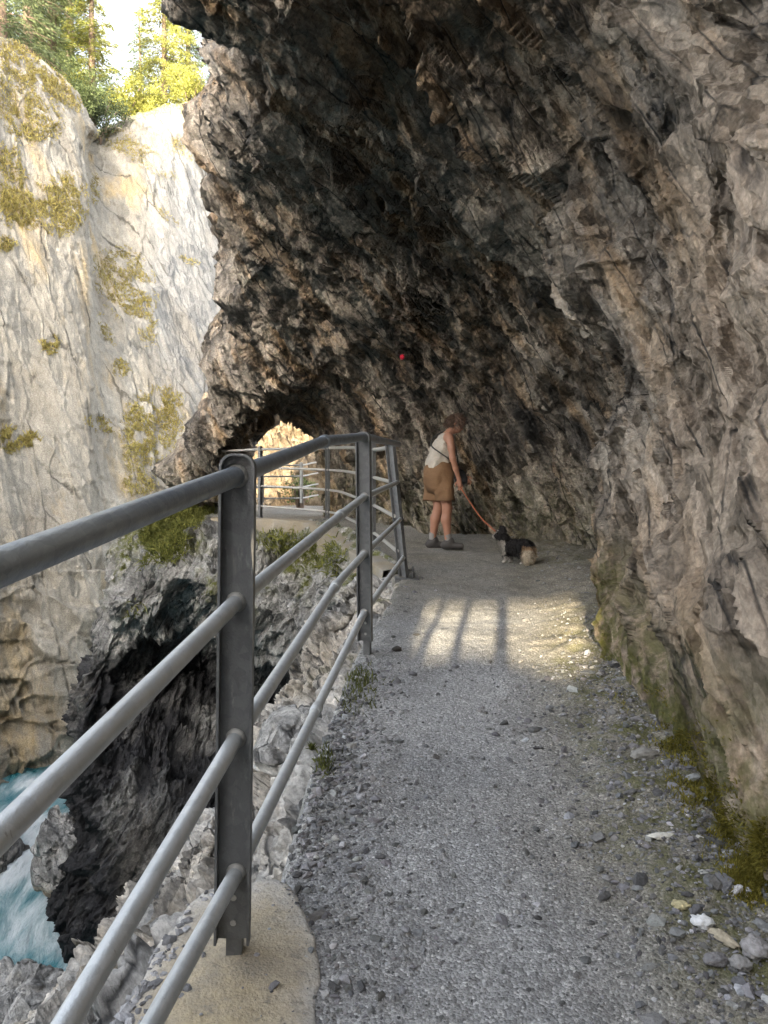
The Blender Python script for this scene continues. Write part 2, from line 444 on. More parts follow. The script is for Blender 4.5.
def rock_from(name, G, mat, amps, sgn, flip, seed, B=BED, stretch=(1.35, 1., .62), attrs=None, amp_mask=None, tilt=.9, beds=(), streak=(), bed_mask=None):
    n, m, _ = G.shape
    N = gnorm(G).reshape(-1, 3) * sgn
    P = G.reshape(-1, 3)
    h = 0
    for k, (size, amp) in enumerate(amps):
        h = h + facets(P, size, stretch, B, amp, seed + 7 * k, tilt)
    hb = 0
    for k, (sp_, am_) in enumerate(beds): hb = hb + ledges(P, B, sp_, am_, seed + 60 + k)
    for k, (st_, am_) in enumerate(streak): hb = hb + am_ * fbm((P @ B.T) / np.array(st_), 3, seed + 70 + k, ridged=True)
    h = h + (hb * bed_mask(P) if bed_mask else hb)
    h = h + amps[0][1] * .5 * fbm(P / amps[0][0] * .8, 2, seed + 90)
    if amp_mask is not None: h = h * amp_mask(P)
    P2 = P + N * h[:, None]
    a = attrs(P2, h) if attrs else attrs_n(len(P2))
    me = mesh_np(name, P2, grid_faces(n, m, flip), True, a)
    return link(name, me, mat), P2.reshape(n, m, 3)

# ------------------------------------------------------------------ the overhang: wall, roof, back wall and pillar with its arch
def foot(y, x=None, dz=-.12):
    return (float(xr(y)) if x is None else x, y, float(gz(y)) + dz)
rings = [
    [(1.5, -9, -.5), (1.4, -9, .8), (1.5, -9, 2.2), (1.8, -9, 4), (2.0, -9, 5.4), (1.9, -9, 6.6), (1.7, -9, 7.2)],
    [foot(-3), (1.2, -3, .8), (1.3, -3, 2.0), (1.5, -3, 3.6), (1.5, -3, 4.8), (1.3, -3, 5.6), (1.0, -3, 6.1)],
    [foot(.3), (1.15, .3, .9), (1.22, .3, 2.0), (1.4, .3, 3.2), (1.2, .3, 4.4), (.8, .3, 5.2), (.35, .3, 5.7)],
    [foot(2), at(768, 660, 1.97), at(800, 350, 2.05), at(805, 80, 2.25), at(760, -120, 2.8), at(580, -190, 3.6), at(330, -190, 4.3)],
    [foot(3), at(680, 620, 3.0), at(706, 400, 3.0), at(722, 180, 3.05), at(650, 20, 3.6), at(470, -60, 4.4), at(262, -90, 5.0)],
    [foot(4.3), at(634, 560, 4.4), at(643, 420, 4.35), at(652, 280, 4.2), at(592, 130, 4.7), at(430, 60, 5.6), at(160, -12, 5.8)],
    [foot(5.8, 1.72), at(615, 540, 5.75), at(609, 450, 5.65), at(608, 350, 5.4), at(545, 220, 6.2), at(400, 130, 6.8), at(258, 92, 7.2)],
    [foot(7.5, 2.5), at(616, 500, 8.1), at(614, 430, 8.1), at(600, 360, 7.8), at(520, 280, 8.0), at(370, 210, 8.4), at(228, 168, 9.0)],
    [foot(9.3, 2.35), at(568, 490, 9.7), at(560, 430, 9.5), at(536, 370, 9.0), at(480, 320, 9.3), at(350, 285, 9.9), at(232, 248, 10.5)],
    [foot(10.8, 1.7), at(506, 490, 10.9), at(503, 430, 10.8), at(495, 390, 10.5), at(450, 355, 10.4), at(335, 335, 11.0), at(250, 318, 11.6)],
    [foot(11.4, .8), at(438, 490, 11.5), at(438, 440, 11.5), at(432, 405, 11.3), at(405, 378, 11.2), at(325, 370, 11.9), at(226, 388, 12.6)],
    [foot(12.2, -.1), at(379, 480, 12.3), at(376, 440, 12.3), at(372, 412, 12.3), at(352, 394, 12.3), at(312, 388, 12.6), at(196, 438, 13.1)],
    [foot(13.4, -.72), at(343, 478, 13.5), at(338, 452, 13.5), at(328, 425, 13.5), at(308, 406, 13.5), at(270, 402, 13.5), at(192, 515, 13.5)],
    [foot(14.6, -1.02), at(327, 475, 14.7), at(321, 445, 14.7), at(310, 420, 14.8), at(286, 405, 14.8), at(256, 425, 14.8), at(238, 520, 14.9)],
    [foot(15.6, -.9), at(340, 470, 15.6), at(340, 430, 15.6), at(322, 396, 15.6), at(284, 378, 15.6), at(238, 400, 15.6), at(222, 520, 15.7)],
]
full = []
for k, r in enumerate(rings):
    lip = np.array(r[-1])
    t = sstep(9, 13, k)
    o1 = lip + (1 - t) * np.array([-.25, .25, 1.6]) + t * np.array([.35, 1.0, .3])
    o2 = lip + (1 - t) * np.array([1.0, .6, 6.0]) + t * np.array([1.2, 2.4, 1.2])
    o3 = lip + (1 - t) * np.array([9.0, 2, 12.0]) + t * np.array([2.6, 4.0, 6])
    if k >= 13:
        o1 = lip + np.array([-.3, .3, .5]); o2 = lip + np.array([-.4, .6, 2.6]); o3 = lip + np.array([2.5, 1.2, 7])
    full.append([*r, o1, o2, o3])
G = net(full, [20, 26, 60, 90, 80, 80, 70, 60, 50, 50, 50, 45, 36, 24], [105, 100, 100, 105, 110, 130, 26, 10, 6])

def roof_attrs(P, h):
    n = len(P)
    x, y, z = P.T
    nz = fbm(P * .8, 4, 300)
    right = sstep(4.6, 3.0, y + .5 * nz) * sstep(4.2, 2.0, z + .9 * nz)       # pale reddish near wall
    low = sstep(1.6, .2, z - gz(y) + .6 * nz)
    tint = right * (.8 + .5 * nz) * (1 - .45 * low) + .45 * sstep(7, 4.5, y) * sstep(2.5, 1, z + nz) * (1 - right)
    stain = .6 * sstep(.9, 3.0, z - gz(y) + nz) * (1 - .7 * right) + .75 * sstep(7.2, 9.5, y + .4 * nz) * sstep(3.4, 2.2, z)  # second term paints the shade at the back of the cave into the colour
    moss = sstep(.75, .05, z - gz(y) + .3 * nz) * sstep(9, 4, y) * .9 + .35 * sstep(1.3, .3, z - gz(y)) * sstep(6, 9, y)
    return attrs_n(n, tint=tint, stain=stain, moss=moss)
def roof_amp(P):
    d = np.linalg.norm(P - np.array([0, 0, CAMZ]), axis=1)
    return np.clip(d / 5.5, .6, 1.1) * (1 - .3 * sstep(.6, 0., P[:, 2] - gz(P[:, 1])) * sstep(6, 3, P[:, 1]))
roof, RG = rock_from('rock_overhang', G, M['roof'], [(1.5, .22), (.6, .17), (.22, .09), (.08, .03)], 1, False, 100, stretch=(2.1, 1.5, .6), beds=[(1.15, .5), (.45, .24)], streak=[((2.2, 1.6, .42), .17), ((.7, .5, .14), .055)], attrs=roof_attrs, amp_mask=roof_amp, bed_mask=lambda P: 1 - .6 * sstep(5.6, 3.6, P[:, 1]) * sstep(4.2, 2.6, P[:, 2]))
tag(roof, 'dark fractured rock overhang arching over the path and down to a pillar', 'rock overhang', kind='structure')

# ------------------------------------------------------------------ river bank below the near rail
E = lambda y, dx=.14, dz=-.02: (float(xl(y)) + dx, y, float(gz(y)) + dz)
bank = [
    [E(-9), (-1.8, -9, -1.2), (-2.8, -9, -2.8), (-3.5, -9, -5), (-4, -9, -7)],
    [E(-2), (-1.5, -2, -.8), (-2.6, -2, -2.4), (-3.3, -2, -4.2), (-3.8, -2, -7)],
    [E(.5), (-1.15, .7, -.32), (-2.0, 1.4, -1.5), (-2.9, 1.8, -3.6), (-3.4, 2, -7)],
    [E(2.2), at(135, 1000, 2.75), at(26, 1085, 3.7), (-2.3, 4.0, -2.6), (-2.7, 4.2, -7)],
    [E(3.0), at(215, 912, 3.2), at(84, 1008, 4.0), (-1.8, 4.6, -2.0), (-2.0, 5, -7)],
    [E(3.8), at(272, 792, 3.75), at(182, 898, 4.25), (-1.25, 5.2, -1.7), (-1.4, 6, -7)],
    [E(4.6), at(303, 705, 4.6), at(244, 775, 4.8), (-.9, 5.8, -1.4), (-1, 6.6, -7)],
    [E(5.5), at(338, 628, 5.5), at(290, 684, 5.4), (-.75, 6.6, -1.0), (-.6, 7.5, -7)],
    [E(6.6), at(367, 590, 6.6), at(342, 602, 6.4), (-.3, 7.5, -.8), (0, 8.5, -7)],
    [E(7.9), (.0, 7.9, .45), (-.05, 8, .1), (0, 8.3, -1), (.3, 9, -7)],
    [E(9.0), (.4, 9.2, .4), (.4, 9.2, .0), (.5, 9.3, -1), (.8, 9.6, -7)],
]
BG = net(bank, [20, 50, 90, 90, 90, 80, 70, 60, 40, 20], [130, 110, 90, 60])
def bank_attrs(P, h):
    x, y, z = P.T
    nz = fbm(P * 1.6, 4, 410)
    return attrs_n(len(P), tint=.8 * sstep(-.25, .3, nz), stain=.5 + 0 * x, moss=.7 * sstep(.05, .35, nz) * sstep(-.7, -.1, x) * sstep(2.2, 3, y) + .3 * sstep(.3, .5, nz))
def bank_amp(P):
    d = P[:, 0] - (xl(P[:, 1]) + .14)
    return .12 + .88 * sstep(-.02, -.4, d)
bank_o, _ = rock_from('terrain', BG, M['bank'], [(.9, .2), (.36, .15), (.12, .05), (.05, .02)], 1, False, 200, B=BB, beds=[(.42, .2), (.14, .06)], streak=[((.9, .6, .16), .05)], attrs=bank_attrs, amp_mask=bank_amp)
tag(bank_o, 'pale broken rock bank sloping from the path down to the river', 'river bank', kind='structure')

# ------------------------------------------------------------------ spur of rock below the far railing
spur = [
    [at(412, 572, 7.2), at(398, 590, 7.4), at(392, 620, 7.6), at(388, 680, 8.4), at(385, 760, 8.6), at(385, 1100, 8.6)],
    [at(377, 549, 8.9), at(371, 575, 8.8), at(366, 610, 8.8), at(362, 680, 9.8), at(360, 780, 9.7), at(360, 1080, 9)],
    [at(338, 524, 12), at(328, 558, 10.6), at(320, 620, 10), at(322, 690, 12.6), at(320, 790, 10.8), at(320, 1060, 9.8)],
    [at(272, 521, 13.0), at(265, 560, 11.6), at(258, 640, 10.8), at(264, 705, 14.6), at(258, 800, 11.8), at(250, 1020, 10)],
    [at(217, 508, 13.8), at(205, 542, 12.3), at(200, 598, 11.4), at(205, 665, 15.0), at(195, 790, 11.8), at(190, 1000, 10.2)],
    [at(166, 503, 13.9), at(158, 530, 12.9), at(146, 590, 12.0), at(150, 680, 13.7), at(140, 800, 11.6), at(125, 980, 10.6)],
    [at(157, 500, 14.2), at(142, 545, 13.4), at(112, 610, 12.7), at(96, 700, 12.4), at(88, 800, 11.9), at(74, 960, 11.3)],
    [at(156, 500, 14.8), at(138, 552, 14.1), at(100, 640, 13.6), at(79, 692, 13.1), at(78, 790, 12.7), at(48, 900, 12.1)],
    [at(160, 500, 17), at(152, 560, 17), at(135, 640, 17), at(115, 700, 17), at(105, 790, 17), at(85, 880, 16.5)],
]
SG = net(spur, [40, 50, 65, 80, 90, 100, 110, 60], [40, 70, 90, 100, 120])
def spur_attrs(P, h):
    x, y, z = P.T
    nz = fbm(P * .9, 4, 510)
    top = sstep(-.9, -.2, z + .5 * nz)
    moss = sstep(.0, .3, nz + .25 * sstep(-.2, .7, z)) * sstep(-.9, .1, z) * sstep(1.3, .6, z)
    return attrs_n(len(P), tint=sstep(-1.6, -.5, z + .5 * nz) * .6 * sstep(-.4, .2, nz + .1), stain=sstep(-.9, -2.0, z + .4 * nz) * .95, moss=moss)  # lower spur darkened nearly to black, the hollow with it
def spur_amp(P):
    return .25 + .75 * sstep(.95, .5, P[:, 2])
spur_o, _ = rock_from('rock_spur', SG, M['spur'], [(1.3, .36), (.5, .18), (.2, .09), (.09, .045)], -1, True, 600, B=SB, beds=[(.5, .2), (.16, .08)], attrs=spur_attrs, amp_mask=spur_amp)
tag(spur_o, 'dark undercut spur of rock with a grassy top above the river', 'rock spur', kind='structure')

# ------------------------------------------------------------------ far side of the gorge
def col(px, ys, Ys): return [at(px[min(i, len(px) - 1)], y, Y) for i, (y, Y) in enumerate(zip(ys, Ys))]
def cliff_col(xs, ys, Ys):
    c = [at(x, y, Y) for x, y, Y in zip(xs, ys, Ys)]
    t = np.array(c[0]); 
    return [t + np.array([-7, 16, 7.5]), t + np.array([-1.2, 4, 2.2])] + c
cl = [
    cliff_col([-420] * 5, [-100, 150, 450, 700, 1000], [12, 10.5, 9.5, 9, 8.5]),
    cliff_col([-150] * 5, [-10, 200, 450, 640, 860], [18, 16, 14.5, 13.5, 13]),
    cliff_col([0] * 5, [55, 250, 450, 620, 815], [24, 21, 19, 17.5, 16.5]),
    cliff_col([55, 58, 60, 62, 62], [88, 250, 450, 620, 805], [26, 23, 20.5, 18.5, 17.3]),
    cliff_col([84, 86, 90, 95, 85], [140, 260, 450, 620, 800], [27, 24.5, 21.5, 19.3, 18.2]),
    cliff_col([90, 97, 105, 112, 110], [150, 262, 450, 620, 800], [32, 28, 23, 20.3, 19]),
    cliff_col([140, 145, 150, 152, 150], [128, 260, 450, 610, 790], [34, 30, 25.5, 22.5, 21]),
    cliff_col([205, 206, 210, 212, 210], [112, 260, 450, 610, 790], [37, 33, 28, 25, 23]),
    cliff_col([330, 330, 330, 330, 330], [100, 260, 450, 610, 790], [46, 42, 36, 32, 30]),
]
CG = net(cl, [24, 50, 110, 90, 60, 90, 110, 40], [20, 30, 110, 130, 110, 110])
def cliff_attrs(P, h):
    x, y, z = P.T
    nz = fbm(P * .25, 4, 710)
    hill = sstep(0, 1.2, z - 15.2 + 1.5 * nz - .2 * (y - 24))
    stain = .75 * sstep(.0, .4, fbm(P * np.array([.5, .5, .09]), 4, 720)) + .5 * sstep(-2.5, -4.5, z)
    tint = sstep(-10.3, -8.3, x + .0 * z + .8 * nz) * sstep(26, 29, y + nz) * .8
    return attrs_n(len(P), tint=tint, stain=stain, moss=np.clip(hill, 0, 1))
def build_cliff():
    n, m, _ = CG.shape
    N = -gnorm(CG).reshape(-1, 3); P = CG.reshape(-1, 3)
    if N[(n // 2) * m + m // 2, 1] > 0: N = -N
    h = facets(P, 3.2, (2.6, 1.1, 1), VB, .34, 700, .5, .25) + facets(P, 1.5, (3.4, 1.2, 1), VB, .1, 707, .4, .9)
    h += facets(P, .8, (4.5, .8, .7), VB, .04, 709, .3, 1.4)
    h += facets(P, .55, (1.6, 1.1, .5), CB, .07, 714) + facets(P, .22, (1.5, 1, .5), CB, .035, 721)
    h += .4 * fbm(P * .2, 3, 730) + .04 * fbm(P * 3, 3, 731, ridged=True)
    h = h * .62
    low = sstep(1.0, -2.5, P[:, 2])
    h += low * (facets(P, 1.1, (1.4, 1, .6), CB, .5, 740, 1., .3) + .2 * fbm(P * 1.2, 4, 733, ridged=True))
    P2 = P + N * h[:, None]
    me = mesh_np('cliff', P2, grid_faces(n, m, True), True, cliff_attrs(P2, h))
    return link('cliff', me, M['cliff'])
cliff = build_cliff()
tag(cliff, 'tall pale limestone cliff with cracks and grass on the far side of the gorge', 'cliff', kind='structure')

# rock face seen through the arch, standing in the sun
fa = [[at(px, py, Y) for py, Y in ((250, 28), (360, 26), (440, 24), (505, 22.5), (560, 22))] for px in (236, 262, 300, 350, 460)]
FG = net(fa, [40, 70, 70, 40], [40, 60, 60, 20])
fo, _ = rock_from('gorge_wall', FG, M['sunlit'], [(1.6, .5), (.6, .25), (.25, .1)], -1, True, 800, B=CB, attrs=lambda P, h: attrs_n(len(P), stain=.4 + 0 * P[:, 0], moss=.5 * sstep(.2, .5, fbm(P * .6, 3, 801))))
tag(fo, 'ochre gorge wall seen through the arch', 'gorge wall', kind='structure')

# unseen wall added behind the camera; blocks the low sun, gap shapes its patch
def blocker_wall():
    xs = np.linspace(-45, 12, 340)
    nz = fbm(np.c_[xs * .5, xs * 0, xs * 0], 4, 900); nf = fbm(np.c_[xs * 3, xs * 0, xs * 0], 3, 901)
    top = 7.5 + .4 * nz + 18.3 * sstep(-12.3, -14.2, xs)
    inn = sstep(-2.66, -2.59, xs) * sstep(-1.38, -1.47, xs)
    bot = 3.46 + .05 * nf + .0 * xs - .12 * sstep(-2.0, -1.4, xs)
    roofb = 4.05 + .06 * nf + .1 * sstep(-2.2, -1.4, xs)
    up_top = np.where(xs > -7.9, 12., top + .1)
    def slab(z0, z1, y0, y1, nm):
        n = len(xs); nt = 24; t = np.linspace(0, 1, nt)
        prof = []
        for yy, zz in ((y0, 0), (y0, 1), (y1, 1), (y1, 0)): prof.append((yy, zz))
        rows = [np.c_[xs, np.full(n, y0), z0 + (z1 - z0) * q] for q in t] + [np.c_[xs, np.full(n, y1), z1 + (z0 - z1) * q] for q in t]
        G = np.stack(rows, 1)
        P = G.reshape(-1, 3)
        P[:, 1] += .5 * fbm(P * .5, 4, 905)
        return P, grid_faces(n, 2 * nt)
    split = np.where(inn > 0, bot * inn + (1 - inn) * roofb, roofb)
    P1, F1 = slab(np.full(len(xs), -9.), np.where(inn > 0, split, roofb + .3), -13.2, -12.2, 'a')
    P2, F2 = slab(roofb, up_top, -13.6, -12.6, 'b')
    me = mesh_np('sun_blocker', np.concatenate([P1, P2]), np.concatenate([F1, F2 + len(P1)]), True, attrs_n(len(P1) + len(P2)))
    o = link('sun_blocker', me, M['bank']); tag(o, 'unseen rock wall added behind the viewer to block and shape the sun', 'hill', kind='structure')
blocker_wall()

# ------------------------------------------------------------------ river and bed
def build_river():
    n, m = 420, 260
    ys = np.linspace(-8, 40, n); u = np.linspace(0, 1, m)
    X = -22 + 26 * u[None, :] + 0 * ys[:, None]; Y = ys[:, None] + 0 * u[None, :]
    P = np.stack([X, Y, 0 * X], -1).reshape(-1, 3)
    base = -5.75 + .55 * sstep(11.3, 13.2, P[:, 1] + .25 * P[:, 0] + 1.4) + .35 * sstep(14, 19, P[:, 1])
    q = np.c_[P[:, 0] * .9, P[:, 1] * .5, 0 * P[:, 0]]
    z = base + .12 * fbm(q * 1.6, 4, 950) + .05 * fbm(q * 6, 3, 951, ridged=True)
    P[:, 2] = z
    foam = sstep(-.1, .5, fbm(q * 1.1, 4, 952)) * .7 + .6 * sstep(10.5, 12, P[:, 1] + .25 * P[:, 0] + 1.4) * sstep(20, 14, P[:, 1])
    me = mesh_np('river', P, grid_faces(n, m, True), True, {'foam': np.clip(foam, 0, 1)})
    o = link('river', me, M['water']); tag(o, 'foaming turquoise mountain river at the bottom of the gorge', 'river', kind='structure')
build_river()
gm = mesh_np('ground', np.array([(-400, -400, -9), (400, -400, -9), (400, 400, -9), (-400, 400, -9)], float), [(0, 1, 2, 3)], False, attrs_n(4))
tag(link('ground', gm, M['bank']), 'bedrock under the gorge', 'ground', kind='structure')
bpy.context.view_layer.update()

def hit(o, px, py):
    ok, loc, nor, _ = o.ray_cast(Vector((0, 0, CAMZ)), Vector(ray(px, py)).normalized())
    return (np.array(loc), np.array(nor)) if ok else None
def drop(o, x, y, z=3.0):
    ok, loc, nor, _ = o.ray_cast(Vector((x, y, z)), Vector((0, 0, -1)))
    return np.array(loc) if ok else None

# ------------------------------------------------------------------ concrete footing
def footing():
    th = np.linspace(0, 2 * math.pi, 120, endpoint=False)
    nz = fbm(np.c_[np.cos(th) * 2, np.sin(th) * 2, th * 0], 4, 60)
    rows = []
    for q in np.linspace(0, 1, 30):
        r = q
        rows.append(np.c_[-.37 + (.235 + .05 * nz) * r * np.cos(th), 1.72 + (.5 + .09 * nz) * r * np.sin(th)])
    R = np.array(rows)
    Z = gz(R[..., 1]) + .03 - .02 * np.linspace(0, 1, 30)[:, None] ** 2 - .16 * sstep(.93, 1., np.linspace(0, 1, 30))[:, None] + .008 * fbm(np.c_[R.reshape(-1, 2) * 6, np.zeros(R[..., 0].size)], 3, 61).reshape(R.shape[:2])
    P = np.concatenate([R, Z[..., None]], -1)
    P = np.concatenate([P, P[:, :1]], 1)
    tint = np.repeat(np.linspace(0, 1, 30) ** 1.5 * .5, 121)
    me = mesh_np('concrete_footing', P.reshape(-1, 3), grid_faces(30, 121), True, {'tint': tint})
    return tag(link('concrete_footing', me, M['concrete']), 'rounded tan concrete footing around the nearest railing post', 'footing')
foot_o = footing()
bpy.context.view_layer.update()
# ------------------------------------------------------------------ stones
phi = (1 + 5 ** .5) / 2
ICO = np.array([(-1, phi, 0), (1, phi, 0), (-1, -phi, 0), (1, -phi, 0), (0, -1, phi), (0, 1, phi), (0, -1, -phi), (0, 1, -phi), (phi, 0, -1), (phi, 0, 1), (-phi, 0, -1), (-phi, 0, 1)]) / 1.902
ICOF = np.array([(0, 11, 5), (0, 5, 1), (0, 1, 7), (0, 7, 10), (0, 10, 11), (1, 5, 9), (5, 11, 4), (11, 10, 2), (10, 7, 6), (7, 1, 8), (3, 9, 4), (3, 4, 2), (3, 2, 6), (3, 6, 8), (3, 8, 9), (4, 9, 5), (2, 4, 11), (6, 2, 10), (8, 6, 7), (9, 8, 1)])

def stones(pos, size, tone):
    n = len(pos)
    S = ICO[None] * (1 + rng.normal(0, .22, (n, 12, 1))) * rng.uniform(.55, 1.35, (n, 1, 3)) * np.array([1, 1, .62])
    a = rng.uniform(0, 6.283, n); t = rng.normal(0, .35, n)
    ca, sa, ct, st = np.cos(a)[:, None], np.sin(a)[:, None], np.cos(t)[:, None], np.sin(t)[:, None]
    x, y, z = S[..., 0], S[..., 1], S[..., 2]
    y, z = y * ct - z * st, y * st + z * ct
    x, y = x * ca - y * sa, x * sa + y * ca
    V = np.stack([x, y, z], -1) * size[:, None, None] + pos[:, None, :]
    F = (ICOF[None] + 12 * np.arange(n)[:, None, None]).reshape(-1, 3)
    return V.reshape(-1, 3), F, np.repeat(tone, 12, 0)

def build_gravel():
    pts, sz, tn = [], [], []
    def put(x, y, s, pale=.15):
        loc = drop(path, x, y)
        if loc is None or x < xl(y) + .03: return
        if ((x + .37) / .26) ** 2 + ((y - 1.72) / .55) ** 2 < 1:
            e = ((x + .37) / .235) ** 2 + ((y - 1.72) / .5) ** 2
            if rng.random() < .97 - .75 * e ** 3: return
            l2 = drop(foot_o, x, y)
            if l2 is not None and l2[2] > loc[2]: loc = l2; s *= .6
        pts.append(loc + np.array([0, 0, s * .12])); sz.append(s)
        g = rng.uniform(.07, .27) if y > 4 or rng.random() > pale * .5 else rng.uniform(.3, .5)
        tn.append((g * rng.uniform(.96, 1.06), g, g * rng.uniform(.94, 1.08)))
    for _ in range(15000):
        y = 1.35 * math.exp(rng.random() * 1.9); e = rng.random()
        w = xr(y) - xl(y)
        if e < .42: x = xr(y) + .05 - abs(rng.normal(0, .24)) * (1 + .1 * y)
        elif e < .72: x = xl(y) + abs(rng.normal(0, .24))
        else: x = xl(y) + w * rng.random()
        mid = .62 if e >= .72 else 1.
        if y > 4.2 and rng.random() < .75: continue
        s = min(.02, .0029 * math.exp(abs(rng.normal(0, .68)))) * (1.3 if e < .42 else 1.) * mid
        put(x, y, s)
    for _ in range(900):                          # loose pile beside the footing
        y = rng.normal(2.9, .5); x = xl(y) + abs(rng.normal(.02, .13)); put(x, y, min(.02, .006 * math.exp(abs(rng.normal(0, .6)))), .3)
    V, F, T = stones(np.array(pts), np.array(sz), np.array(tn))
    o = link('gravel', mesh_np('gravel', V, F, False, {'tone': T}), M['stone'])
    tag(o, 'loose grey gravel and chips lying on the path', 'gravel', kind='stuff')
    pts, sz, tn = [], [], []
    for _ in range(1500):                         # rubble caught on the bank
        px, py = rng.choice([(190, 960), (160, 900), (225, 905), (275, 740), (310, 700)], p=[.3, .2, .25, .15, .1]) + rng.normal(0, 22, 2)
        h = hit(bank_o, px, py)
        if h is None or h[0][1] > 6 or h[1][2] < .25: continue
        s = min(.03, .008 * math.exp(abs(rng.normal(0, .6)))); pts.append(h[0]); sz.append(s); g = rng.uniform(.12, .38); tn.append((g, g, g * 1.03))
    for _ in range(700):                          # rubble creeping over the outer edge of the footing
        x, y = -.6 + rng.normal(0, .05), rng.uniform(1.2, 2.15)
        c = [q for q in (drop(foot_o, x, y), drop(bank_o, x, y)) if q is not None]
        if not c: continue
        q = max(c, key=lambda w_: w_[2]); s = min(.022, .005 * math.exp(abs(rng.normal(0, .7)))); pts.append(q); sz.append(s); g = rng.uniform(.12, .38); tn.append((g, g, g * 1.03))
    V, F, T = stones(np.array(pts), np.array(sz), np.array(tn))
    o = link('rubble', mesh_np('rubble', V, F, False, {'tone': T}), M['stone'])
    tag(o, 'grey rubble caught on the rock bank below the railing', 'rubble', kind='stuff')
build_gravel()

def boulder(name, c, size, label, cat, tone, seed, sub=48, mat='stone', rz=0., amp=.34):
    u = np.linspace(0, math.pi, sub); v = np.linspace(0, 2 * math.pi, sub * 2)
    U, W = np.meshgrid(u, v, indexing='ij')
    D = np.stack([np.sin(U) * np.cos(W), np.sin(U) * np.sin(W), np.cos(U)], -1).reshape(-1, 3)
    h = 1 + facets(D + seed * 3.1, .8, (1, 1, .8), np.eye(3), amp, seed) + facets(D + seed, .3, (1, 1, 1), np.eye(3), amp * .3, seed + 3)
    P = D * h[:, None] * np.array(size)
    ca, sa = math.cos(rz), math.sin(rz)
    P = P @ np.array([[ca, sa, 0], [-sa, ca, 0], [0, 0, 1]])
    at_ = attrs_n(len(P)); at_['tone'] = np.tile(np.array(tone, np.float32), (len(P), 1))
    o = link(name, mesh_np(name, P, grid_faces(sub, sub * 2), True, at_), M[mat]); o.location = c
    return tag(o, label, cat)

# stones one can point at
def on_path(px, py):
    h = hit(path, px, py); return h[0]
boulder('stone', on_path(703, 925) + (0, 0, .008), (.028, .022, .015), 'small white stone lying in the dark rubble below the moss', 'stone', (.72, .73, .74), 1, 14)
boulder('stone', on_path(722, 940) + (0, 0, .008), (.016, .045, .012), 'long tan stone lying right next to the white stone', 'stone', (.42, .37, .28), 2, 14, rz=.5)
boulder('stone', on_path(663, 838) + (0, 0, .006), (.045, .016, .009), 'thin pale sliver of stone on the gravel before the mossy wall foot', 'stone', (.6, .58, .52), 3, 14, rz=.1)
boulder('stone', on_path(680, 908) + (0, 0, .008), (.022, .016, .012), 'small yellowish stone beside the rubble strip', 'stone', (.45, .4, .24), 4, 14, rz=-.3)
boulder('stone', on_path(757, 955) + (0, 0, .015), (.034, .036, .024), 'large grey stone against the wall foot below the moss', 'stone', (.3, .29, .29), 5, 20)
boulder('stone', on_path(740, 968) + (0, 0, .012), (.024, .022, .017), 'angular grey stone in front of the larger grey stone', 'stone', (.27, .265, .26), 6, 20)
boulder('stone', on_path(716, 965) + (0, 0, .012), (.03, .02, .014), 'flat dark grey stone on the right side of the gravel', 'stone', (.2, .195, .2), 7, 20)
boulder('stone', on_path(645, 758) + (0, 0, .012), (.05, .04, .025), 'grey stone by the foot of the mossy wall half way along', 'stone', (.25, .24, .22), 8, 20)
boulder('stone', on_path(397, 651) + (0, 0, .01), (.03, .02, .018), 'single dark stone near the sunlit patch of the path', 'stone', (.05, .045, .04), 9, 14)
boulder('boulder', at(8, 1040, 7.6), (.75, .8, .55), 'rounded pale boulder at the river edge, nearest of the river boulders', 'boulder', (.34, .34, .345), 11, 60, 'bank')
boulder('boulder', at(-8, 868, 13.6), (.5, .7, .7), 'dark wet boulder at the left edge of the rapids', 'boulder', (.1, .1, .1), 12, 50, 'spur')
boulder('boulder', at(62, 792, 17.0), (.42, .4, .3), 'ochre boulder at the upstream edge of the rapids', 'boulder', (.36, .26, .14), 13, 40)
boulder('boulder', at(38, 806, 16.4), (.5, .4, .32), 'brown grey boulder beside the ochre boulder', 'boulder', (.26, .21, .16), 14, 40)
boulder('boulder', at(15, 830, 15.6), (.55, .5, .35), 'flat dark boulder half covered by rushing water', 'boulder', (.14, .13, .12), 15, 40)
boulder('boulder', at(64, 858, 12.2), (.42, .5, .62), 'pale rounded boulder leaning on the foot of the dark spur', 'boulder', (.3, .29, .28), 16, 50, 'bank')
boulder('boulder', at(292, 742, 3.9), (.2, .3, .15), 'pale rough boulder under the lowest rail beside the path', 'boulder', (.36, .35, .33), 17, 60, 'bank', amp=.28)

# ------------------------------------------------------------------ concrete ledge
def ledge():
    pts = [(.13, 7.45), (-.02, 8.2), (-.2, 8.95), (-.45, 10.2), (-.75, 11.3), (-1.1, 12.2), (-1.6, 12.65), (-2.3, 12.95), (-2.9, 13.3)]
    P = cr(np.array(pts), np.linspace(0, len(pts) - 1, 160))
    T = np.gradient(P, axis=0); T /= np.linalg.norm(T, axis=1)[:, None]; N = np.c_[T[:, 1], -T[:, 0]]
    prof = [(-.16, -.34), (-.15, -.15), (-.14, .0), (-.115, .028), (0, .036), (.1, .033), (.16, .028), (.17, -.05)]
    Gd = np.stack([np.c_[P + N * a, gz(P[:, 1]) + b] for a, b in prof], 1)
    Gd = cr(Gd.transpose(1, 0, 2), params([8] * 7)).transpose(1, 0, 2)
    Q = Gd.reshape(-1, 3); Q += (.016 * fbm(Q * 4, 4, 70))[:, None] * np.array([1, 1, .6])
    me = mesh_np('concrete_ledge', Q, grid_faces(*Gd.shape[:2], True), True, {'tint': .25 + .3 * fbm(Q * 2, 3, 71)})
    tag(link('concrete_ledge', me, M['ledge']), 'worn concrete edge of the path below the far railing', 'ledge')
ledge()

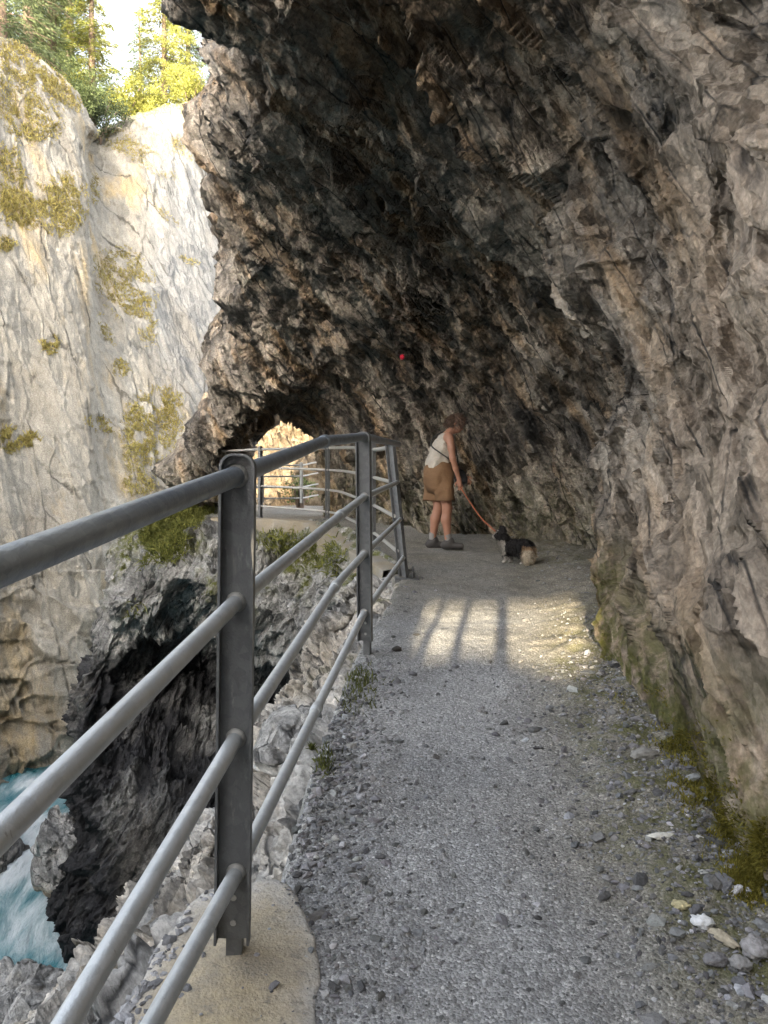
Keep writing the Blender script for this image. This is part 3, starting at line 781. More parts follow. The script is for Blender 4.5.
# ------------------------------------------------------------------ railings
def smooth_pts(pts, k=10):
    return cr(np.array(pts, float), np.linspace(0, len(pts) - 1, (len(pts) - 1) * k + 1))

def make_post(parent, base, top, w, ang, stub=True, bolts=3, thick=.006, flange=.034, gap=.075, mat='post'):
    """channel section post with a rounded top, open side towards local -y"""
    base, top = np.array(base), np.array(top); H = np.linalg.norm(top - base)
    z = (top - base) / H
    y = np.array([-math.sin(ang), math.cos(ang), 0]); y -= z * y.dot(z); y /= np.linalg.norm(y); x = np.cross(y, z)
    Mx = np.eye(4); Mx[:3, 0] = x; Mx[:3, 1] = y; Mx[:3, 2] = z; Mx[:3, 3] = base
    r = w / 2; g0 = gap if stub else 0.
    rc = r * .8
    arc = [(r - rc + rc * math.cos(a), H - rc + rc * math.sin(a)) for a in np.linspace(0, math.pi / 2, 9)] + [(-r + rc + rc * math.cos(a), H - rc + rc * math.sin(a)) for a in np.linspace(math.pi / 2, math.pi, 9)]
    out = [(r, g0)] + arc + [(-r, g0)]
    mb = MB()
    mb.prism(out, -.002, thick - .002, Mx)                     # web
    k = (r - thick) / r
    inn = [(px * k, min(pz, H - thick - (1 - abs(px) / r) * 0)) for px, pz in out]
    ri = rc - thick
    inn = [(r - thick, g0)] + [(r - rc + ri * math.cos(a), H - rc + ri * math.sin(a)) for a in np.linspace(0, math.pi / 2, 9)] + [(-r + rc + ri * math.cos(a), H - rc + ri * math.sin(a)) for a in np.linspace(math.pi / 2, math.pi, 9)] + [(-r + thick, g0)]
    n = len(out)
    for i in range(n - 1):                                      # flange following the outline
        q = [out[i], out[i + 1], inn[i + 1], inn[i]]
        mb.prism(q, -flange, -.0015, Mx)
    p = mb.build('post', M[mat], parent, False)
    if stub:
        sb = MB(); sb.box((-.02, -.012, -.1), (.02, .03, g0 + .3), Mx) if False else sb.box((-.019, thick + .002, -.12), (.019, thick + .04, g0 + .25), Mx)
        sb.build('stub', M[mat], p)
    for b in range(bolts):
        bb = MB(); zc = g0 + .04 + b * .062
        hexo = [(.0085 * math.cos(a), zc + .0085 * math.sin(a)) for a in np.arange(6) * math.pi / 3]
        bb.prism(hexo, -.008, -.003, Mx); bb.build('bolt', M['railfar'], p, bevel=.0015)
    return p

def rail_part(parent, pts, r, mat, name='rail', k=12):
    mb = MB(); mb.tube(smooth_pts(pts), r, 18); return mb.build(name, M[mat], parent, True)

rl = empty('railing', (0, 0, 0), 'near galvanised steel railing running up along the left edge of the path', 'railing')
p1b = np.array(at(233, 968, 1.85)); p1t = np.array(at(239, 454, 1.85))
p2b = np.array(at(366, 654, 4.32)); p2t = np.array(at(364, 432, 4.32))
p3b = np.array(at(405, 578, 7.08)); p3t = np.array(at(391, 442, 7.08))
make_post(rl, p1b, p1t, .084, math.radians(2), True, 3)
make_post(rl, p2b, p2t, .082, math.radians(-16), True, 2)
p3 = make_post(rl, p3b, p3t, .10, math.radians(-48), False, 0)
bp = MB(); bp.box((.1, 6.96, p3b[2] - .03), (.32, 7.2, p3b[2] + .006)); bp.build('base_plate', M['post'], p3, bevel=.003)
bb = MB(); bx = np.array(at(413, 576, 7.08)); bb.tube([bx + (0, 0, -.03), bx + (0, 0, .09)], .011, 8); bb.tube([bx + (0, 0, -.01), bx + (0, 0, .03)], .026, 6); bb.build('bolt', M['post'], p3)
def on_line(a, b, frac): return a + (b - a) * frac
def near_rail(y1, back, y2s, bend, y2, y3, r, mat):
    # back: pixel and Y of a point nearer the camera; bend: sleeve position
    A = np.array(at(*back)); P1 = np.array(at(236, y1, 1.85)); B = np.array(at(*bend)); P2 = np.array(at(364, y2, 4.31)); P3 = np.array(at(*y3))
    d = (A - P1) / np.linalg.norm(A - P1)
    A2 = P1 + d * 2.2
    seq = [A2, P1 + d * .5, P1 + d * .12, P1, P1 + (B - P1) * .1, P1 + (B - P1) * .5, B - (B - P1) * .03, B + (P2 - B) * .5, P2, P2 + (P3 - P2) * .1, P2 + (P3 - P2) * .6, P3, P3 + (P3 - P2) * .02]
    rail_part(rl, seq, r, mat)
    for Pw, uu in ((P1, d), (P2, (B - P2) / np.linalg.norm(B - P2))):
        q = MB(); q.tube([Pw + uu * .012, Pw + uu * .007, Pw + uu * .003, Pw - uu * .001], [r + .0005, r + .004, r + .006, r + .006], 16); q.build('weld', M['railfar'], rl, True)
    c = MB(); u = (B - P1) / np.linalg.norm(B - P1); c.tube([B - u * .085, B - u * .08, B - u * .01, B - u * .005], [r + .001, r + .005, r + .005, r + .001], 18); c.build('coupling', M[mat], rl, True)
near_rail(476, (0, 567, .93), None, (326, 441, 3.45), 437, (398, 444, 7.08), .0245, 'handrail')
near_rail(602, (0, 835, .93), None, (342, 514, 3.6), 497, (397, 482.5, 7.08), .0195, 'rail')
near_rail(738, (66, 1024, 1.07), None, (337, 584, 3.6), 554, (400.6, 519, 7.08), .0195, 'rail')
near_rail(873, (152, 1024, 1.35), None, (318, 706, 3.2), 613, (403.6, 557, 7.08), .0195, 'rail')

fr = empty('railing', (0, 0, 0), 'far steel railing curving round the ledge towards the arch', 'railing')
fp = {'A': (374, 548, 440, 8.9, (449.5, 477.5, 505.5, 533)), 'B': (328.5, 519, 442, 12.3, (448, 470, 490, 512)), 'C': (259.5, 519, 446, 13.1, (449.5, 467.7, 486, 506)), 'D': (203, 512, 449, 13.7, (452, 468, 485, 501))}
for k, (px, yb, yt, Y, ys) in fp.items():
    b = np.array(at(px, yb, Y)); t = np.array(at(px, yt, Y))
    p = make_post(fr, b - (0, 0, .04), t, .075 if k != 'C' else .09, math.radians({'A': -60, 'B': -50, 'C': 70, 'D': 70}[k]), False, 0, flange=.04)
    q = MB(); q.box((b[0] - .08, b[1] - .08, b[2] - .03), (b[0] + .08, b[1] + .08, b[2] + .012)); q.build('base_plate', M['post'], p)
for i, (xa, ya) in enumerate([(392, 447), (395, 483), (394, 516), (397, 551)]):
    ctrl = [at(xa, ya, 7.1), at(374, fp['A'][4][i], 8.9), at(352, fp['A'][4][i] * .45 + fp['B'][4][i] * .55 - 1, 10.6), at(328.5, fp['B'][4][i], 12.3), at(259.5, fp['C'][4][i], 13.1), at(203, fp['D'][4][i], 13.7), at(182, fp['D'][4][i] + 1, 13.9)]
    rail_part(fr, ctrl, .019 if i else .022, 'railfar')
ar = empty('railing', (0, 0, 0), 'small railing beyond the arch in the sunlight', 'railing')
b = at(301, 503, 17.2); 
make_post(ar, b, at(301, 462, 17.2), .07, .5, False, 0, mat='railfar')
for y in (465, 476, 487, 498): rail_part(ar, [at(240, y + 1, 17.4), at(270, y + .5, 17.3), at(301, y, 17.2), at(312, y - 2, 18.4), at(318, y - 3, 19.5)], .018, 'railfar')
make_post(ar, at(262, 503, 17.3), at(262, 463, 17.3), .07, .5, False, 0, mat='railfar')

# three slender posts added unseen behind the viewer to shadow the sunlit patch
for x, w, lb in ((-.71, .045, 'thin'), (-.52, .055, 'middling'), (-.26, .08, 'thick')):
    o = empty('shadow_post', (x, -1.5, float(gz(-1.5)) - .05), f'{lb} upright steel post added behind the viewer to cast a shadow', 'post', 'added shadow casters behind the viewer')
    m = MB(); m.tube([(0, 0, 0), (0, 0, 2.7)], w / 2, 10); m.build('shadow_shaft', M['post'], o, True)
    m = MB(); m.tube([(0, 0, 2.7), (0, 0, 2.72)], w / 2 + .004, 10); m.build('cap', M['post'], o, True)

# small red marker under the roof
mk = hit(roof, 402, 357)
if mk is not None:
    mt = plain('red marker', (.6, .015, .05), .4, .2, 40, 0)
    a_ = MB(); pp = mk[0] + np.array([0, -.05, -.01])
    o = empty('marker', pp, 'small red marker fixed to the dark roof of the cave', 'marker')
    a_.tube([(0, .04, 0), (0, -.015, 0), (0, -.03, -.004)], [.034, .036, .022], 7); a_.build('disc', mt, o, True)

# ------------------------------------------------------------------ signed distance figures
def snets(Fv, org, h):
    ins = Fv < 0
    nx, ny, nz = Fv.shape
    c = [Fv[dx:nx - 1 + dx, dy:ny - 1 + dy, dz:nz - 1 + dz] for dx in (0, 1) for dy in (0, 1) for dz in (0, 1)]
    co = np.array([(dx, dy, dz) for dx in (0, 1) for dy in (0, 1) for dz in (0, 1)], float)
    s = sum((k < 0).astype(np.int8) for k in c)
    act = (s > 0) & (s < 8)
    idx = np.argwhere(act); vals = np.stack([k[act] for k in c], 1)
    acc = np.zeros((len(idx), 3)); cnt = np.zeros(len(idx))
    for a in range(8):
        for b in range(a + 1, 8):
            if np.abs(co[a] - co[b]).sum() == 1:
                va, vb = vals[:, a], vals[:, b]; cr_ = (va < 0) != (vb < 0)
                t = np.where(cr_, va / np.where(va == vb, 1, va - vb), 0)
                acc += np.where(cr_[:, None], co[a] + t[:, None] * (co[b] - co[a]), 0); cnt += cr_
    V = (idx + acc / cnt[:, None]) * h + np.array(org)
    I = -np.ones(act.shape, np.int64); I[act] = np.arange(len(idx))
    Fs = []
    for ax in range(3):
        a, b = [k for k in range(3) if k != ax]
        sl0 = [slice(None)] * 3; sl1 = [slice(None)] * 3; sl0[ax] = slice(0, -1); sl1[ax] = slice(1, None)
        for k in (a, b): sl0[k] = slice(1, -1); sl1[k] = slice(1, -1)
        A, B_ = ins[tuple(sl0)], ins[tuple(sl1)]
        e = np.argwhere(A != B_)
        if not len(e): continue
        fl = A[tuple(e.T)]
        p = e.copy(); p[:, a] += 1; p[:, b] += 1
        def g(da, db):
            q = p.copy(); q[:, a] += da; q[:, b] += db
            return I[q[:, 0], q[:, 1], q[:, 2]]
        f = np.stack([g(-1, -1), g(0, -1), g(0, 0), g(-1, 0)], 1)
        if ax == 1: fl = ~fl
        f[~fl] = f[~fl][:, ::-1]
        Fs.append(f)
    Fc = np.concatenate(Fs); Fc = Fc[(Fc >= 0).all(1)]
    return V, Fc

class SDF:
    def __init__(s, lo, hi, h):
        s.lo, s.h = np.array(lo, float), h
        n = [int((b - a) / h) + 1 for a, b in zip(lo, hi)]
        ax = [lo[k] + h * np.arange(n[k]) for k in range(3)]
        s.X, s.Y, s.Z = np.meshgrid(*ax, indexing='ij'); s.F = np.full(s.X.shape, 9., np.float32)
    def cone(s, a, ra, b, rb, k=.02, sy=1., sub=False):
        a, b = np.array(a, float), np.array(b, float)
        R = max(ra, rb) * max(1, sy) + max(.05, 3 * k)
        lo = np.maximum(((np.minimum(a, b) - R - s.lo) / s.h).astype(int), 0); hi = ((np.maximum(a, b) + R - s.lo) / s.h).astype(int) + 2
        w = tuple(slice(l, max(h_, l)) for l, h_ in zip(lo, hi))
        x, y, z = s.X[w] - a[0], (s.Y[w] - a[1]) / sy, s.Z[w] - a[2]
        d = b - a; d = np.array([d[0], d[1] / sy, d[2]]); L = max(d.dot(d), 1e-9)
        t = np.clip((x * d[0] + y * d[1] + z * d[2]) / L, 0, 1)
        D = np.sqrt((x - t * d[0]) ** 2 + (y - t * d[1]) ** 2 + (z - t * d[2]) ** 2) - (ra + (rb - ra) * t)
        f = s.F[w]
        hh = np.clip(.5 + .5 * (f - D) / k, 0, 1)
        s.F[w] = f + (D - f) * hh - k * hh * (1 - hh)
    def chain(s, pts, k=.02, sy=1.):
        for (a, ra), (b, rb) in zip(pts[:-1], pts[1:]): s.cone(a, ra, b, rb, k, sy)
    def mesh(s):
        return snets(s.F, s.lo, s.h)

def fig(name, sd, mat, parent, attrs=None, smooth=True, wob=0., ws=10):
    V, Fc = sd.mesh()
    if wob:
        V = V + wob * np.stack([perlin(V * ws, 1), perlin(V * ws + 9, 2), perlin(V * ws + 19, 3)], 1)
    me = mesh_np(name, V, Fc, smooth, attrs(V) if attrs else None)
    o = link(name, me, mat, parent)
    return o, V

px0 = np.array(at(443, 551, 9.8)); pz0 = float(gz(9.8)) + .02
PX = (px0[0], 9.8, pz0)
skin = plain('skin', (.3, .145, .09), .55, .12, 40, .001, Subsurface_Weight=.0)
person = empty('person', PX, 'person in cream sleeveless top and tan shorts holding a leash, looking down', 'person')
TORSO = [((-.055, 0, .93), .135), ((-.05, 0, 1.05), .13), ((-.015, 0, 1.22), .125), ((.04, 0, 1.36), .10)]
RA = [((.065, -.185, 1.385), .052), ((.085, -.215, 1.25), .045), ((.10, -.225, 1.12), .038), ((.14, -.21, 1.0), .036), ((.175, -.2, .885), .025)]
LA = [((.065, .185, 1.385), .052), ((.11, .22, 1.12), .038), ((.2, .15, .98), .034), ((.27, .07, .92), .025)]
def limbs(s, inflate=0):
    pass
def hr(x, y, z, a=math.radians(24)):
    dx, dz = x - .115, z - 1.515
    return (.115 + dx * math.cos(a) + dz * math.sin(a), y, 1.515 - dx * math.sin(a) + dz * math.cos(a))
b = SDF((-.36, -.34, -.01), (.42, .34, 1.76), .009)
b.chain(TORSO, .05, 1.25)
b.cone((.05, -.15, 1.395), .062, (.05, .15, 1.395), .062, .04)
b.chain([((.055, 0, 1.42), .062), ((.115, 0, 1.51), .052)], .03)
b.cone(hr(.125, 0, 1.605), .088, hr(.145, 0, 1.575), .078, .02, .88)
b.cone(hr(.175, 0, 1.52), .042, hr(.19, 0, 1.525), .036, .03); b.cone(hr(.222, 0, 1.57), .016, hr(.232, 0, 1.553), .014, .012)
b.cone(hr(.208, 0, 1.517), .016, hr(.214, 0, 1.517), .014, .012, 1.6)
for sg in (-1, 1): b.cone(hr(.125, sg * .08, 1.58), .018, hr(.115, sg * .088, 1.565), .014, .01)
b.chain(RA, .02); b.chain(LA, .02)
for sg, A in ((-1, [((-.01, -.085, .9), .1), ((.015, -.09, .7), .085), ((.045, -.09, .5), .06), ((.03, -.09, .36), .062), ((.055, -.09, .12), .038), ((.06, -.09, .06), .04)]),
              (1, [((-.06, .085, .9), .1), ((-.06, .09, .7), .085), ((-.055, .09, .5), .06), ((-.095, .09, .36), .062), ((-.125, .09, .12), .038), ((-.125, .09, .06), .04)])):
    b.chain(A, .03)
    x0 = A[-1][0][0]; b.cone((x0, sg * .09, .045), .036, (x0 + .14, sg * .1, .035), .03, .03)
# hands: palm, four fingers, thumb
def hand(s, w, d, side):
    w, d = np.array(w), np.array(d) / np.linalg.norm(d)
    lat = np.cross(d, [0, side, 0]); lat /= np.linalg.norm(lat)
    s.cone(w, .026, w + d * .08, .032, .015)
    for i, ln in enumerate((.07, .08, .075, .058)):
        o_ = w + d * .08 + lat * (.024 - .016 * i)
        k1 = o_ + d * ln * .55 + np.array([.008, 0, 0]); k2 = k1 + d * ln * .3 + np.array([-.015, -side * .012, 0]); 
        s.cone(o_, .0105, k1, .0095, .004); s.cone(k1, .0095, k2, .008, .004)
    t0 = w + d * .03 + lat * .022; t1 = t0 + lat * .03 + d * .025; t2 = t1 + d * .035 + lat * .004
    s.cone(t0, .013, t1, .012, .006); s.cone(t1, .012, t2, .009, .004)
hand(b, (.18, -.198, .875), (.16, .02, -1), -1); hand(b, (.275, .065, .915), (.5, -.4, -.8), 1)
body, _ = fig('body', b, skin, person)
# hair
def hair_strands(hv):
    ho, HV = hv
    nn = np.empty(len(HV) * 3, np.float32); ho.data.vertices.foreach_get('normal', nn); no = nn.reshape(-1, 3)
    k = rng.choice(len(HV), min(len(HV), 3500), replace=False); p = HV[k]
    d = no[k] * .35 + np.c_[np.where(p[:, 0] > .14, .3, -.35), np.zeros(len(k)), np.full(len(k), -.55)] + rng.normal(0, .25, (len(k), 3)); d /= np.linalg.norm(d, axis=1)[:, None]
    sd = np.cross(d, no[k]); sd /= np.maximum(np.linalg.norm(sd, axis=1), 1e-6)[:, None]
    V = np.stack([p - sd * .004, p + sd * .004, p + d * rng.uniform(.02, .05, len(k))[:, None]], 1).reshape(-1, 3)
    t_ = np.repeat(np.array([[.075, .042, .026]]) * rng.uniform(.5, 1.9, (len(k), 1)), 3, 0)
    link('strands', mesh_np('strands', V, np.arange(len(V)).reshape(-1, 3), False, {'tone': t_}), plain('hair strands', (.07, .04, .025), .5, .2, 60, 0, attr='tone'), ho)
hs = SDF((.0, -.14, 1.44), (.34, .14, 1.75), .007)
hs.cone(hr(.115, 0, 1.617), .098, hr(.13, 0, 1.633), .09, .02, .93); hs.cone(hr(.065, 0, 1.58), .07, hr(.05, 0, 1.555), .05, .03, 1.1); hs.cone(hr(.18, 0, 1.665), .045, hr(.2, 0, 1.645), .03, .02, 1.3)
_hair = fig('hair', hs, plain('brown hair', (.075, .04, .025), .6, .4, 60, .006), body, wob=.012, ws=34)
hair_strands(_hair)
# top
ts = SDF((-.32, -.3, .8), (.3, .3, 1.5), .008)
ts.chain([((-.06, 0, .98), .155), ((-.055, 0, 1.06), .15), ((-.018, 0, 1.22), .14), ((.04, 0, 1.36), .112)], .05, 1.26)
ts.cone((.05, -.12, 1.405), .064, (.05, .12, 1.405), .064, .04); ts.cone((-.17, 0, .93), .06, (-.12, 0, 1.08), .09, .06, 2.0)
hem = 1.04 + .0 * ts.X + 1.1 * np.maximum(ts.X + .12, -.16)
ts.F = np.maximum(ts.F, np.minimum(hem, 1.09) - .03 - ts.Z); ts.F = np.maximum(ts.F, ts.Z - 1.45)
ts.F = np.maximum(ts.F, .02 - np.sqrt((ts.X - .07) ** 2 + (ts.Z - 1.49) ** 2 * 1.) + .055)
fig('sleeveless_top', ts, plain('cream cotton', (.38, .34, .285), .85, .2, 50, .004), body, wob=.022, ws=13)
# shorts
ss = SDF((-.36, -.36, .5), (.28, .36, 1.16), .009)
ss.chain([((-.05, 0, 1.09), .145), ((-.06, 0, .95), .185), ((-.06, 0, .85), .19)], .05, 1.2)
ss.chain([((-.01, -.1, .88), .13), ((.02, -.115, .62), .118)], .022); ss.chain([((-.09, .09, .88), .14), ((-.125, .115, .62), .125)], .022)
ss.F = np.maximum(ss.F, .6 - ss.Z); ss.F = np.maximum(ss.F, ss.Z - 1.1)
fig('shorts', ss, plain('tan cotton', (.165, .09, .042), .85, .25, 30, .006), body, wob=.024, ws=8)
for sg, x0 in ((-1, .06), (1, -.125)):
    sk = SDF((x0 - .1, sg * .09 - .08, .06), (x0 + .1, sg * .09 + .08, .2), .007); sk.cone((x0, sg * .09, .08), .047, (x0 - .005, sg * .09, .16), .046, .01)
    fig('sock', sk, plain('grey sock', (.2, .19, .18), .9, .2, 60, .003), body)
    sh = SDF((x0 - .14, sg * .1 - .09, -.03), (x0 + .24, sg * .1 + .09, .16), .007)
    sh.cone((x0 - .05, sg * .09, .035), .047, (x0 + .15, sg * .105, .025), .042, .02, 1.05); sh.cone((x0 - .02, sg * .09, .05), .055, (x0 + .02, sg * .09, .09), .052, .03)
    sh.F = np.maximum(sh.F, -.018 - sh.Z)
    fig('shoe', sh, plain('dark trainer', (.05, .045, .042), .7, .4, 40, .004), body)
# bag
bag = empty('shoulder_bag', PX, 'small black bag hanging at the hip of the person on a thin shoulder strap', 'bag')
bs = SDF((.1, -.18, .75), (.36, .12, 1.1), .008); bs.cone((.2, -.06, .92), .075, (.22, -.08, .86), .085, .03, 1.0)
bg, _ = fig('pouch', bs, plain('black nylon', (.015, .015, .017), .6, .3, 50, .004), bag, wob=.01, ws=16)
sm = MB(); sp_ = smooth_pts([(.15, -.17, .95), (.07, -.215, 1.1), (-.06, -.2, 1.2), (-.155, -.1, 1.29), (-.12, .05, 1.4), (.02, .12, 1.478), (.12, .1, 1.40), (.17, .02, 1.2), (.2, -.03, .98)], 8)
sm.tube(sp_, .009, 6); sm.build('strap', plain('black strap', (.03, .028, .025), .7, .2), bag, True)

# dog
dpx = at(516, 566, 8.25)
DZ = float(drop(path, dpx[0], 8.25)[2])
ANG = math.radians(130)                       # faces the camera's left
DS = .86
dog = empty('dog', (dpx[0], 8.25, DZ), 'small long haired black and white dog with a cream plumed tail on the leash', 'dog', rz=ANG)
dog.scale = (DS, DS, DS)
ds = SDF((-.42, -.2, -.02), (.42, .2, .5), .007)
ds.chain([((.12, 0, .205), .095), ((0, 0, .205), .09), ((-.13, 0, .215), .098)], .04, .95)
ds.chain([((.15, .0, .2), .08), ((.19, .025, .3), .07), ((.215, .045, .355), .062)], .03)
ds.chain([((.22, .05, .36), .06), ((.252, .095, .338), .032), ((.268, .118, .333), .02)], .02)
HX = np.array([.57, .82, 0]); HS = np.array([-.82, .57, 0]); HC = np.array([.2, .035, 0])
for sg in (-1, 1):
    ds.chain([(HC + HS * sg * .042 + (0, 0, .4), .03), (HC + HS * sg * .068 + (0, 0, .44), .022), (HC + HS * sg * .078 + (0, 0, .462), .008)], .01)
    ds.chain([((.13, sg * .05, .17), .045), ((.135, sg * .052, .09), .024), ((.13, sg * .052, .025), .019), ((.155, sg * .052, .016), .02)], .015)
    ds.chain([((-.14, sg * .055, .2), .07), ((-.12, sg * .06, .13), .042), ((-.175, sg * .06, .085), .022), ((-.16, sg * .06, .025), .018), ((-.135, sg * .06, .015), .019)], .015)
ds.chain([((-.19, .02, .27), .035), ((-.235, .06, .22), .055), ((-.255, .09, .13), .062), ((-.27, .11, .035), .035)], .03)
def coat(V):
    x, y, z = V.T; n = .02 * perlin(V * 22, 5)
    c = np.tile(np.array([.014, .011, .01], np.float32), (len(V), 1))
    W = np.array([.34, .31, .27]); T = np.array([.34, .22, .12])
    hd = (V - HC) @ HS
    wh = ((y + x * .6 > .15 + n) & (x > .1) & (z < .29 + n) & (z > .1)) | ((np.abs(hd) < .014 + n * .4) & ((V - HC) @ HX > .05) & (z > .3)) | ((z < .085 + n) & (x > .05)) | ((z < .05) & (x < -.1))
    c[wh] = W
    tail = (x < -.18 + n) & (z < .24)
    c[tail] = T; c[(x < -.2) & (z < .2) & (y > .06 + n)] = np.array([.5, .42, .31])
    return {'tone': c}
dm = plain('dog coat', (.05, .05, .05), .8, .3, 60, .006, attr='tone')
dbody, DV = fig('body', ds, dm, dog, coat, wob=.012, ws=30)
def fur():
    me = dbody.data; n = len(DV)
    no = np.zeros((n, 3), np.float32); me.vertices.foreach_get('normal', no.ravel()); 
    nn = np.empty(n * 3, np.float32); me.vertices.foreach_get('normal', nn); no = nn.reshape(-1, 3)
    k = rng.choice(n, min(n, 16000), replace=False); k = k[DV[k, 2] > .05]
    p = DV[k]; ln = np.where(p[:, 0] < -.2, .07, .034) * rng.uniform(.6, 1.2, len(k))
    ln = np.where(p[:, 0] > .26, .006, ln)
    d = no[k] * .55 + np.array([-.45, 0, -.6]) + rng.normal(0, .18, (len(k), 3)); d /= np.linalg.norm(d, axis=1)[:, None]
    sd = np.cross(d, no[k]); sd /= np.maximum(np.linalg.norm(sd, axis=1), 1e-6)[:, None]
    V = np.stack([p - sd * .003, p + sd * .003, p + d * ln[:, None]], 1).reshape(-1, 3)
    tone = coat(p)['tone'] * rng.uniform(.7, 1.3, (len(k), 1))
    me2 = mesh_np('fur', V, np.arange(len(V)).reshape(-1, 3), False, {'tone': np.repeat(tone, 3, 0)})
    o = link('fur', me2, dm, dbody)
fur()
nb = MB()
nb.tube([HC + HX * .105 + (0, 0, .34), HC + HX * .116 + (0, 0, .338)], [.012, .008], 8); nb.build('nose', plain('black nose', (.01, .01, .01), .3, .1), dbody, True)
for sg in (-1, 1):
    e = MB(); e.tube([HC + HX * .062 + HS * sg * .03 + (0, 0, .373), HC + HX * .073 + HS * sg * .033 + (0, 0, .375)], [.009, .005], 8); e.build('eye', plain('dark eye', (.01, .006, .004), .15, .1), dbody, True)
# leash from hand to collar
R_ = Matrix.Rotation(ANG, 3, 'Z')
colr = np.array(R_ @ Vector((.18, .02, .335))) * DS + np.array([dpx[0], 8.25, DZ])
lm = plain('orange webbing', (.42, .11, .045), .6, .1, 30, 0)
c = MB(); c.tube([np.array(R_ @ Vector((.185 + .062 * math.cos(a) * .55, .02 + .075 * math.sin(a), .285 - .05 * math.cos(a)))) * DS + np.array([dpx[0], 8.25, DZ]) for a in np.linspace(0, 6.283, 26)], .007, 6)
hp = np.array(PX) + np.array([.195, -.195, .775])
ls = empty('leash', hp, 'orange leash sagging from the hand of the person to the dog', 'leash')
pts = [hp + (-.02, 0, .06), hp, hp * .75 + colr * .25 + (0, 0, -.05), hp * .5 + colr * .5 + (0, 0, -.085), hp * .22 + colr * .78 + (0, 0, -.06), colr]
m = MB(); m.tube(smooth_pts(pts) - hp, .006, 8); m.build('strap', lm, ls, True)
o = c.build('collar', lm, ls, True); o.location = -hp

# ------------------------------------------------------------------ grass, moss
def blades(P, N, ln, wd, droop, tones, segs=2):
    n = len(P)
    d = N * .5 + rng.normal(0, .45, (n, 3)) + np.array([0, 0, .55]); d /= np.linalg.norm(d, axis=1)[:, None]
    s = np.cross(d, rng.normal(size=(n, 3))); s /= np.linalg.norm(s, axis=1)[:, None]
    a = P; b = P + d * (ln * .55)[:, None] + np.array([0, 0, 0]); c = b + (d * .8 + np.array([0, 0, -droop]) + N * .25) * (ln * .5)[:, None]
    w = wd[:, None]
    V = np.stack([a - s * w, a + s * w, b + s * w * .8, b - s * w * .8, c], 1).reshape(-1, 3)
    k = 5 * np.arange(n)[:, None]
    F = np.concatenate([k + np.array([[0, 1, 2]]), k + np.array([[0, 2, 3]]), k + np.array([[3, 2, 4]])])
    return V, F, np.repeat(tones, 5, 0)

def tone_mix(n, a, b, p=1.):
    t = rng.random((n, 1)) ** p
    return (np.array(a) * (1 - t) + np.array(b) * t) * rng.uniform(.75, 1.25, (n, 1))

def grass_on(o, patches, name, label, ca, cb, ln, wd, droop=.6, nmin=-.5):
    P, N, L, W = [], [], [], []
    for (cx, cy, rx, ry, num, rot) in patches:
        for _ in range(int(num * 2.4)):
            a, r = rng.random() * 6.283, math.sqrt(rng.random())
            if rng.random() < .35: r *= 1.25
            x, y = rx * r * math.cos(a), ry * r * math.sin(a)
            x, y = x * math.cos(rot) - y * math.sin(rot), x * math.sin(rot) + y * math.cos(rot)
            hh = hit(o, cx + x, cy + y)
            if hh is None or hh[1][2] < nmin: continue
            q = hh[0]
            if fbm((q * 1.7)[None], 2, 44)[0] < -.22: continue
            P.append(q - hh[1] * .03); N.append(hh[1]); s = q[1]
            L.append(ln * rng.uniform(.5, 1.3)); W.append(wd)
    P, N = np.array(P), np.array(N)
    V, F, T = blades(P, N, np.array(L), np.array(W), droop, tone_mix(len(P), ca, cb))
    ob = link(name, mesh_np(name, V, F, False, {'tone': T}), M['grass'])
    tag(ob, label, 'grass', kind='stuff'); return ob
cp_ = [(22, 205, 22, 22, 1300, .5), (64, 205, 20, 28, 1500, .2), (10, 175, 14, 30, 500, 0), (125, 283, 24, 34, 2200, -.5), (145, 320, 9, 26, 500, -.2), (35, 120, 25, 22, 900, .3), (15, 85, 22, 40, 900, 0),
       (152, 425, 26, 32, 2200, .35), (138, 455, 14, 26, 500, 0), (172, 400, 10, 12, 300, 0), (10, 440, 10, 12, 350, 0), (30, 440, 9, 7, 200, 0), (50, 345, 8, 9, 250, 0), (120, 368, 8, 8, 200, 0), (105, 330, 4, 16, 160, -.4), (140, 485, 16, 10, 350, 0),
       (100, 425, 14, 7, 150, .3), (6, 245, 8, 7, 150, 0), (28, 65, 34, 16, 1300, .55), (60, 90, 26, 10, 700, .75), (150, 165, 30, 6, 220, .5), (130, 148, 26, 6, 300, .2), (185, 150, 18, 8, 220, .6), (165, 215, 16, 4, 120, .8), (95, 190, 5, 14, 140, 0), (190, 262, 10, 3, 80, .3), (115, 140, 20, 10, 400, 0)]
grass_on(cliff, cp_, 'grass', 'dry yellow green grass growing in patches on the pale cliff', (.2, .15, .05), (.3, .265, .085), .19, .012, 1.)
grass_on(spur_o, [(175, 522, 26, 16, 1500, -.5), (165, 540, 20, 22, 1200, .2), (195, 512, 18, 10, 700, 0), (150, 545, 8, 22, 400, .3), (290, 545, 30, 14, 300, .2), (135, 610, 12, 10, 60, 0), (330, 560, 14, 18, 120, .3)], 'grass', 'fresh green grass on top of the dark spur by the far railing', (.09, .1, .025), (.22, .22, .06), .2, .009, .7, -.1)

